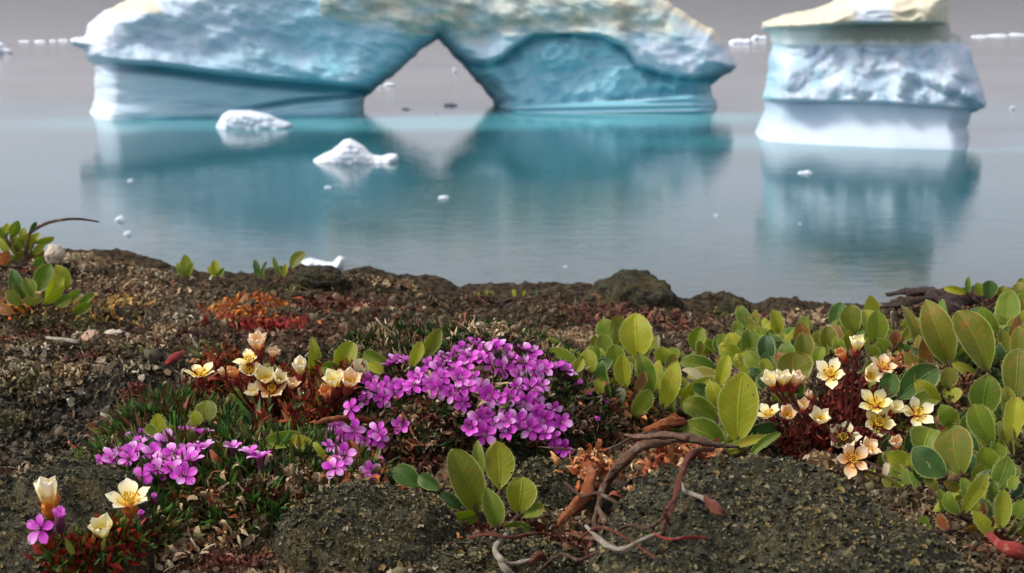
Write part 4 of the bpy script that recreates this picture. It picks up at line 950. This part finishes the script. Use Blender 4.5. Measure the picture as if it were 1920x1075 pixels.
willow('dwarf_willow', (550, 512), [(543,505,571,472,28,'o')], 'single olive leaf on the skyline touching the flat white floe', seed=26, hairs=8)
willow('dwarf_willow', (925, 560), [(912,556,912,543,8,'g'),(925,556,922,545,6,'g'),(965,558,962,543,8,'y'),(980,558,984,544,6,'y'),(1004,558,1005,542,7,'d'),(900,556,896,548,6,'g')], 'row of tiny leaves along the middle of the skyline', seed=27, hairs=0)

# ------------------------------------------------------------------ cushions and flowers
def petal_mesh(name, Ln, Wd, mat, notch=0., curve=.3, cup=.15, shape=.55, seed=0):
    r = np.random.RandomState(seed)
    sv = np.array([0, .12, .28, .45, .6, .75, .87, .95, 1.]); tv = np.array([-1, -.6, -.25, 0, .25, .6, 1.])
    prof = np.where(sv < .6, .22 + .78 * np.sin(np.pi / 2 * np.minimum(sv / .6, 1)) ** 1.3, np.sqrt(np.maximum(1 - ((sv - .6) / .42) ** 2, 0)))
    S_, T_ = np.meshgrid(sv, tv, indexing='ij')
    x = T_ * prof[:, None] * Wd / 2; end = (1 - notch * np.exp(-(T_ / .35) ** 2)) * (1 - .14 * np.abs(T_) ** 2)
    y = S_ * Ln * (1 - (1 - end) * S_ ** 3); z = curve * Ln * (-(S_ ** 2)) + cup * Wd * T_ ** 2 + .05 * Wd * perlin(S_ * 3 + seed, T_ * 2, 0)
    V = np.stack([x, y, z], -1).reshape(-1, 3); idx = np.arange(63).reshape(9, 7)
    F = np.stack([idx[:-1, :-1], idx[:-1, 1:], idx[1:, 1:], idx[1:, :-1]], -1).reshape(-1, 4)
    return mesh(name, V, F, mat, True, None, np.stack([S_, T_, S_ * 0], -1).reshape(-1, 3))
def lathe(prof, sides=9):
    th = np.arange(sides) / sides * 2 * math.pi; pr = np.array(prof, float); n = len(pr)
    V = np.stack([pr[:, 1][:, None] * np.cos(th), pr[:, 1][:, None] * np.sin(th), np.repeat(pr[:, 0][:, None], sides, 1)], -1).reshape(-1, 3)
    i = np.arange(n - 1)[:, None] * sides; j = np.arange(sides)[None]; j2 = (j + 1) % sides
    F = np.stack([i + j, i + j2, i + sides + j2, i + sides + j], -1).reshape(-1, 4)
    t = np.repeat(np.linspace(0, 1, n), sides); return V, [F], np.stack([t, np.tile(np.cos(th), n), t * 0], -1)
def orient(ax, spin):
    z = Vector(ax).normalized(); return z.to_track_quat('Z', 'Y') @ Matrix.Rotation(spin, 3, 'Z').to_quaternion()
CAMP_P = [petal_mesh('petal', .0050, .0034, M_CAMP[k % 3], .14 if k % 2 else .22, .12 + .1 * (k % 3), .10, seed=k) for k in range(6)]
v_, f_, p_ = lathe([(-.0062, .0004), (-.0058, .0011), (-.0035, .0014), (-.0008, .0012), (0, .0013)])
CAMP_CAL = mesh('flower', v_, f_, M_CAL, True, None, p_)
g_ = [tube_geo(np.array([[0, 0, 0], [.0004 * math.cos(a), .0004 * math.sin(a), .001], [.0007 * math.cos(a), .0007 * math.sin(a), .0022]]), np.array([.00012, .0001, .0002]), 4, 2) for a in (0, 1.3, 2.5, 3.8, 5.)]
v_, f_, p_ = merge(g_); CAMP_ST = mesh('stamens', v_, f_, M_STAM, True, None, p_)
def flower(parent, c0, pos, ax, me_core, petals, n, tilt, scale, r, st, name='flower', st_off=0., drop=0, petal_r=.0006):
    f = bpy.data.objects.new(name, me_core); S.collection.objects.link(f); f.parent = parent
    f.location = Vector(pos) - Vector(c0); f.rotation_mode = 'QUATERNION'; f.rotation_quaternion = orient(ax, r.rand() * 6.28); f.scale = (scale,) * 3
    for k in range(n - drop):
        a = 2 * math.pi * k / n + r.uniform(-.12, .12)
        pm = petals[r.randint(len(petals))]
        o = bpy.data.objects.new('petal', pm); S.collection.objects.link(o); o.parent = f
        t = tilt + r.uniform(-.14, .14)          # angle from the axis
        R = Matrix.Rotation(a, 4, 'Z') @ Matrix.Translation((0, petal_r, 0)) @ Matrix.Rotation(math.pi / 2 - t, 4, 'X') @ Matrix.Rotation(r.uniform(-.12, .12), 4, 'Y')
        sc = r.uniform(.88, 1.08); o.matrix_local = R @ Matrix.Diagonal((sc * r.uniform(.85, 1.1), sc, sc, 1))
    if st:
        o = bpy.data.objects.new('stamens', st); S.collection.objects.link(o); o.parent = f; o.location = (0, 0, st_off)
    return f
def blades_on(mlist, n, r, size, cols, px=None, lift=.0, spread=.7, per=7, w=.16, cush_px=None):
    """rosettes of small pointed leaves over the mounds in mlist"""
    P_, D_ = [], []
    pts = []
    while len(pts) < n:
        i = mlist[r.randint(len(mlist))]; x0, y0, a, b, h, rot, pw = MOUNDS[i]; th = r.rand() * 6.283; q = math.sqrt(r.rand()) * 1.02
        c, s = math.cos(rot), math.sin(rot); dx, dy = a * q * math.cos(th), b * q * math.sin(th); pts.append((x0 + dx * c - dy * s, y0 + dx * s + dy * c))
    pts = np.array(pts); x, y = pts.T; z = H(x, y, False); e = .004
    nx = -(H(x + e, y, False) - H(x - e, y, False)) / (2 * e); ny = -(H(x, y + e, False) - H(x, y - e, False)) / (2 * e)
    nr = np.stack([nx, ny, np.ones(n)], -1); nr /= np.linalg.norm(nr, axis=1)[:, None]; nr[:, 2] = np.maximum(nr[:, 2], .2)
    pos = np.repeat(np.stack([x, y, z], -1), per, 0); N_ = np.repeat(nr, per, 0)
    d = N_ + r.normal(size=N_.shape) * spread
    tone = np.repeat(np.asarray(cols)[r.choice(len(cols), n)], per, 0) * r.uniform(.6, 1.4, (n * per, 1))
    rs_ = np.repeat(r.lognormal(0, .25, n), per)
    return scatter(pos + N_ * lift, d, size * rs_ * r.uniform(.7, 1.2, n * per), tone, 'blade', r, width=w * r.uniform(.8, 1.3, n * per))
GRN = [(.025, .06, .012), (.04, .09, .015), (.02, .045, .015), (.06, .09, .02), (.10, .035, .015)]
DRYB = [(.30, .22, .12), (.42, .30, .17), (.20, .10, .05), (.50, .40, .26)]
def cushion(label, mlist, nros, flowers, seed, group, rosz=.0042, dry=.25, c0=None, extra=None):
    r = np.random.RandomState(seed); m0 = MOUNDS[mlist[0]]; c0 = np.array([m0[0], m0[1], float(zbase(m0[0], m0[1]))])
    e = empty('moss_campion', c0, label, 'moss campion', group)
    a = blades_on(mlist, nros, r, rosz, GRN, spread=.75)
    b = blades_on(mlist, int(nros * dry), r, rosz * .9, DRYB, spread=.9, per=5, lift=.001)
    G = [a, b] + ([extra(r)] if extra else [])
    V, F, C = merge(G)
    tag(link('foliage', mesh('foliage', V - c0, F, M_BLADE, True, C), e), None, None, None, 'stuff')
    stems = []
    for fl in flowers:
        u, v = fl[:2]; kind = fl[2] if len(fl) > 2 else 'o'
        p = hit(u, v + 4, .001, False); n = gnorm(p); 
        lift = .0045 if kind != 'tall' else .011
        pos = P(u, v, p[1] - (.010 if seed != 301 else (.014 if (u < 745 and v > 765) else .003)))
        cmv = np.array([0, 0, CZ]) - pos; cmv /= np.linalg.norm(cmv)
        ax = n * .75 + cmv * .55 + r.normal(size=3) * .30
        if kind == 's': ax = np.array([r.uniform(-.3, .3), -.1, 1.]) + r.normal(size=3) * .15
        if kind == 'f': ax = cmv + r.normal(size=3) * .22
        if kind == 'd': ax = cmv * .6 + np.array([0, 0, -.9])
        sc = r.uniform(.72, 1.0)
        if kind == 'b':
            flower(e, c0, pos, n + r.normal(size=3) * .3, BUD, CAMP_P[:1], 5, .12, .55, r, None, 'bud')
        else:
            flower(e, c0, pos, ax, CAMP_CAL, CAMP_P, 5, {'s': .85, 'd': .5}.get(kind, r.uniform(.95, 1.4)), sc, r, CAMP_ST)
        axn = ax / np.linalg.norm(ax)
        b0 = pos - axn * .0058 * sc
        if kind != 'b': stems.append((np.array([b0, (b0 + p) / 2 - n * .001, p - n * .006]), np.array([.0004, .0004, .0004])))
    if stems: tubes('stem', stems, M_STEM, e, c0, sides=5, k=3)
    return e
v_, f_, p_ = lathe([(-.006, .0005), (-.005, .0016), (-.002, .0021), (.001, .0017), (.0022, .0006)]); BUD = mesh('bud', v_, f_, M_CAL, True, None, p_)
q7 = [(570,250,'s'),(640,240,'s'),(530,275,'s'),(780,260),(830,300),(860,230),(930,220),(970,180),(920,290),(985,270),(1010,220),(1050,150,'s'),(1080,230),(1100,200),(1140,260,'f'),(1180,160,'s'),(1210,285,'f'),(1160,190),(1210,200),(1250,230),
      (1330,180,'s'),(1340,260),(1390,250),(1310,330),(1400,310),(1460,290),(1520,290,'s'),(1570,295,'s'),(1590,315,'s'),(1380,195),(1440,390,'f'),(1300,400,'f'),(1375,400),
      (700,340),(730,330),(680,390),(620,400),(570,420),(540,395),(500,470,'f'),(480,420),(440,405),(420,370),(400,470),(780,400),(830,405,'f'),(850,340),(960,350),(1040,350),(1000,400),(1080,400),(910,440),(970,490,'f'),(1125,450,'f'),
      (1110,500),(1180,460),(1220,505,'f'),(1260,460),(1335,480),(1400,470),(1420,540,'f'),
      (1070,590,'f'),(1110,560,'f'),(1020,640),(1105,680,'f'),(1150,620),(1230,600),(1240,660,'f'),(1285,600),(1335,600),(1370,650),(1450,590,'f'),(1510,530,'f'),(1560,610,'f'),(1460,670,'f'),(1510,700),(1572,760,'f'),
      (610,620,'f'),(330,660),(240,630),(200,690),(260,690,'f'),(190,750),(270,800,'f'),(240,850),(390,720),(470,660),(480,710,'f'),(480,800,'d'),(425,890,'f'),(210,880),(310,530),
      (1650,380,'b'),(1810,480,'b'),(1760,580,'b'),(1700,440,'b')]
FL1 = [(560 + a[0] / 3.162, 600 + a[1] / 3.162) + tuple(a[2:]) for a in q7]
cushion('large purple moss campion cushion in the middle, thick with open flowers', M_CUSH, 5200, FL1, 301, 'purple moss campion cushions', .0040, .30)
q5 = [(520,530),(640,420),(700,360),(780,350),(690,460),(740,385),(760,560),(890,370),(880,460),(930,520),(990,550),(1000,450),(940,430),(1010,320,'s'),(1080,330,'s'),(1110,400,'s'),(960,480),(1050,400),(1250,400,'s'),(1340,430,'s'),(1395,455,'s'),(1320,270,'s'),
      (755,770,'b'),(830,680,'b'),(600,460),(820,430),(850,520),(1040,470,'s'),(560,480,'s'),(720,420)]
FL2 = [(a[0] / 2.866, 700 + a[1] / 2.866) + tuple(a[2:]) for a in q5]
def grassy(r):
    return blades_on(M_CUSH2, 3600, r, .0062, [(.04, .12, .015), (.07, .17, .02), (.035, .07, .02), (.12, .13, .03), (.14, .05, .02)], spread=.55, per=6, w=.13)
cushion('smaller purple moss campion cushion with few flowers on a mossy green tuft at lower left', M_CUSH2, 3600, FL2, 302, 'purple moss campion cushions', .0038, .45, extra=grassy)
# lone campion at the bottom left
r = np.random.RandomState(9); p0 = hit(110, 1062, 0); e = empty('moss_campion', p0, 'single purple flower with a bud on thin bent stalks at the lower left corner', 'moss campion')
pa = P(76, 992, p0[1] - .004); pb = P(112, 974, p0[1] - .002)
flower(e, p0, pa, (-.3, -.9, .5), CAMP_CAL, CAMP_P, 5, 1.2, 1.0, r, CAMP_ST); flower(e, p0, pb, (.1, -.2, 1), BUD, CAMP_P[:2], 5, .25, .85, r, None, 'bud')
tubes('stem', [(np.array([pa, P(84, 1030, p0[1]), p0]), np.array([.0004, .0004, .0005])), (np.array([pb, P(116, 1015, p0[1]), p0]), np.array([.0005, .0004, .0005]))], M_STEM, e, p0, sides=5, k=4)

# saxifrage
SAX_P = {k: [petal_mesh('petal', .0068, .0048, M_SAX[j], 0, cv, .12, seed=10 * j + i) for i, cv in enumerate((.10, .18, .02))] for j, k in enumerate('wpyr')}
SAX_C = {k: [petal_mesh('petal', .0074, .0050, M_SAX[j], 0, cv, .22, seed=10 * j + i + 5) for i, cv in enumerate((-.02, .06, -.08))] for j, k in enumerate('wpyr')}
def core(mat):
    v, f, p = lathe([(-.0042, .0007), (-.0034, .0017), (-.0016, .0023), (0, .0021), (.0002, .0010), (.0010, .0006), (.0016, .0002)], 10)
    G = [(v, f, p)]
    for k in range(5):   # sepals
        a = 2 * math.pi * (k + .5) / 5; d = np.array([math.cos(a), math.sin(a), 0]); t = np.array([-d[1], d[0], 0])
        vv = np.array([d * .0019 - t * .0011 - [0, 0, .0008], d * .0019 + t * .0011 - [0, 0, .0008], d * .0030 + t * .0008 + [0, 0, .0010], d * .0030 - t * .0008 + [0, 0, .0010], d * .0033 + [0, 0, .0026]])
        G.append((vv, [np.array([(0, 1, 2, 3)]), np.array([(3, 2, 4)])], np.array([(.2, 0, 0)] * 4 + [(1, 0, 0)], float)))
    v, f, p = merge(G); return mesh('flower', v, f, mat, True, None, p)
SCORE = {'d': core(M_SCAL), 'o': core(M_SCALO)}
g_ = []
for k in range(10):
    a = k * .628; ca, sa = math.cos(a), math.sin(a); g_.append(tube_geo(np.array([[0, 0, 0], [.0009 * ca, .0009 * sa, .0016], [.0015 * ca, .0015 * sa, .0030], [.00155 * ca, .00155 * sa, .0033]]), np.array([.0001, .0001, .00028, .0003]), 5, 2))
g_.append(lathe([(0, .0008), (.001, .0009), (.0022, .0003)], 7)); g_[-1] = (g_[-1][0], g_[-1][1], g_[-1][2])
v_, f_, p_ = merge(g_); p_[:, 0] = np.clip(p_[:, 0], 0, 1); SAX_ST = mesh('stamens', v_, f_, M_ANTH, True, None, p_)
def saxifrage(label, rootpx, fl, seed, leafcols, smat=None, ncl=(), scale=.90, rl=.004):
    r = np.random.RandomState(seed); rp = hit(*rootpx, 0); e = empty('tufted_saxifrage', rp, label, 'saxifrage', 'cream saxifrage clumps')
    stems = []
    for (u, v, k, t, ax, sc) in fl[:]:
        t *= .86
        dY = (rootpx[1] - v) * .00006
        q = hit(rootpx[0] + (u - rootpx[0]) * .5, max(rootpx[1], v + 25), 0, True)
        pos = P(u, v, q[1] + dY - (.016 if seed == 402 else .004))
        axw = np.array([ax[0], -ax[2], ax[1]], float); axw /= np.linalg.norm(axw)      # (right, up, towards viewer)
        cupd = t < .7
        flower(e, rp, pos - axw * .001, axw, SCORE['o' if (smat == 'o') else 'd'], (SAX_C if cupd else SAX_P)[k], 5, t, sc * scale, r, SAX_ST if k != 'r' else None, petal_r=.0014)
        b0 = pos - axw * .005 * sc; ft = rp + (q - rp) * .55
        stems.append((np.array([b0, b0 * .6 + ft * .4 + [0, .001, -.001], ft + [0, 0, .002], ft - [0, 0, .004]]), np.array([.0007, .0006, .0008, .0009])))
    tubes('stem', stems, M_STEMO if smat == 'o' else M_STEM, e, rp, sides=7, k=4)
    G = []
    for (u, v, ru, rv, n, h) in ncl:
        pts = np.array([hit(u + ru * a, v + rv * b, .0) for a, b in r.normal(size=(60, 2)) * .5]); n_ = n * 6
        c = pts[r.randint(0, 60, n_)] + r.normal(size=(n_, 3)) * [.002, .002, .001]; c[:, 2] += r.uniform(0, h, n_)
        d = r.normal(size=(n_, 3)) * .8 + [0, -.1, .8]
        G.append(scatter(c, d, rl * r.lognormal(0, .25, n_), np.array(leafcols)[r.choice(len(leafcols), n_)] * r.uniform(.6, 1.3, (n_, 1)), 'blade', r, width=.26))
    V, F, C = merge(G)
    tag(link('foliage', mesh('foliage', V - rp, F, M_BLADE, True, C), e), None, None, None, 'stuff')
    return e
z8 = lambda a, b: (1400 + a / 3.584, 600 + b / 3.584)
SX1 = [z8(565,365)+('w',1.05,(-.2,.65,.75),1.12), z8(738,190)+('y',.35,(.05,1,.25),1.0), z8(650,250)+('r',.4,(-.5,.8,.3),.8), z8(915,315)+('p',1.15,(.1,.9,.35),.95), z8(820,380)+('w',.75,(.3,.5,.7),.95),
       z8(170,430)+('w',.45,(-.45,.85,.3),1.0), z8(245,420)+('w',.5,(0,1,.2),1.05), z8(320,430)+('p',.4,(.3,.9,.2),1.0), z8(865,570)+('y',1.1,(-.2,.85,.45),1.2), z8(885,700)+('y',.95,(0,.65,.8),1.25), z8(1145,630)+('w',1.15,(.15,.65,.7),1.15),
       z8(985,610)+('y',.8,(.4,.8,.2),.9), z8(490,680)+('w',.7,(0,.85,.5),1.05), z8(650,800)+('w',.95,(-.1,.7,.7),1.15), z8(710,940)+('p',1.05,(0,.5,.85),1.1), z8(800,880)+('p',.7,(.4,.8,.4),1.0), z8(268,650)+('p',.65,(0,.75,.6),.95),
       z8(150,640)+('w',.9,(-.4,.9,.2),1.0), z8(380,590)+('p',.45,(-.2,.9,.4),.8), z8(430,515)+('p',.2,(-.4,.8,.5),.75), z8(1010,850)+('p',.4,(-.3,.9,.5),.85)]
saxifrage('large clump of cream star shaped flowers on dark red stems above the large rock', (1590, 845), SX1, 401, [(.12, .012, .012), (.18, .02, .015), (.07, .01, .01), (.22, .05, .02), (.10, .06, .02)],
          None, [(1590, 815, 60, 22, 330, .014), (1500, 842, 50, 12, 170, .008), (1640, 848, 50, 14, 170, .008), (1595, 760, 26, 20, 60, .010)])
z6 = lambda a, b: (320 + a / 3.162, 440 + b / 3.162)
SX2 = [z6(520,670)+('p',.45,(-.1,1,.2),1.1), z6(605,715)+('p',.5,(.2,.9,.3),.7), z6(465,745)+('y',1.0,(-.3,.8,.2),1.0), z6(175,830)+('y',1.2,(0,1,.15),1.15), z6(310,825)+('p',.3,(-.3,.8,.3),.6), z6(465,815)+('w',.7,(0,.7,.6),1.0),
       z6(565,865)+('y',.8,(.1,.9,.4),1.05), z6(600,925)+('p',.95,(.1,.8,.5),1.1), z6(500,940)+('w',.8,(-.5,.8,.3),.8), z6(768,815)+('w',.3,(0,1,.2),1.05), z6(980,890)+('y',.6,(-.2,.9,.3),1.1), z6(1055,890)+('p',.6,(.2,.9,.3),1.05), z6(820,950)+('p',.6,(-.1,.9,.4),.9), z6(720,900)+('p',.5,(.2,.9,.3),.75), z6(640,870)+('w',.6,(.4,.8,.4),.85), z6(380,840)+('r',.4,(-.2,.9,.3),.8), z6(930,950)+('r',.45,(-.2,.8,.4),.85)]
saxifrage('middle clump of cream flowers with orange red bases, left of the large purple cushion', (520, 805), SX2, 402, [(.22, .025, .012), (.32, .05, .015), (.13, .015, .01), (.35, .12, .03), (.08, .10, .02)],
          None, [(500, 770, 60, 30, 360, .014), (440, 720, 40, 20, 220, .012), (580, 790, 50, 30, 300, .012), (640, 740, 40, 14, 160, .010), (390, 730, 20, 16, 100, .01)])
z5 = lambda a, b: (a / 2.866, 700 + b / 2.866)
SX3 = [z5(262,690)+('w',.30,(-.1,1,.15),1.25), z5(695,690)+('w',1.05,(.05,1,.25),1.15), z5(552,870)+('y',.5,(0,.95,.35),.95)]
saxifrage('bottom left clump of three cream flowers rising from a bright red tuft', (185, 1052), SX3, 403, [(.38, .03, .01), (.05, .11, .02), (.24, .015, .01), (.16, .20, .02), (.05, .09, .015)],
          'o', [(170, 1056, 50, 10, 460, .005), (225, 1034, 22, 14, 200, .008), (120, 1060, 20, 8, 100, .004)], 1.0, .0042)
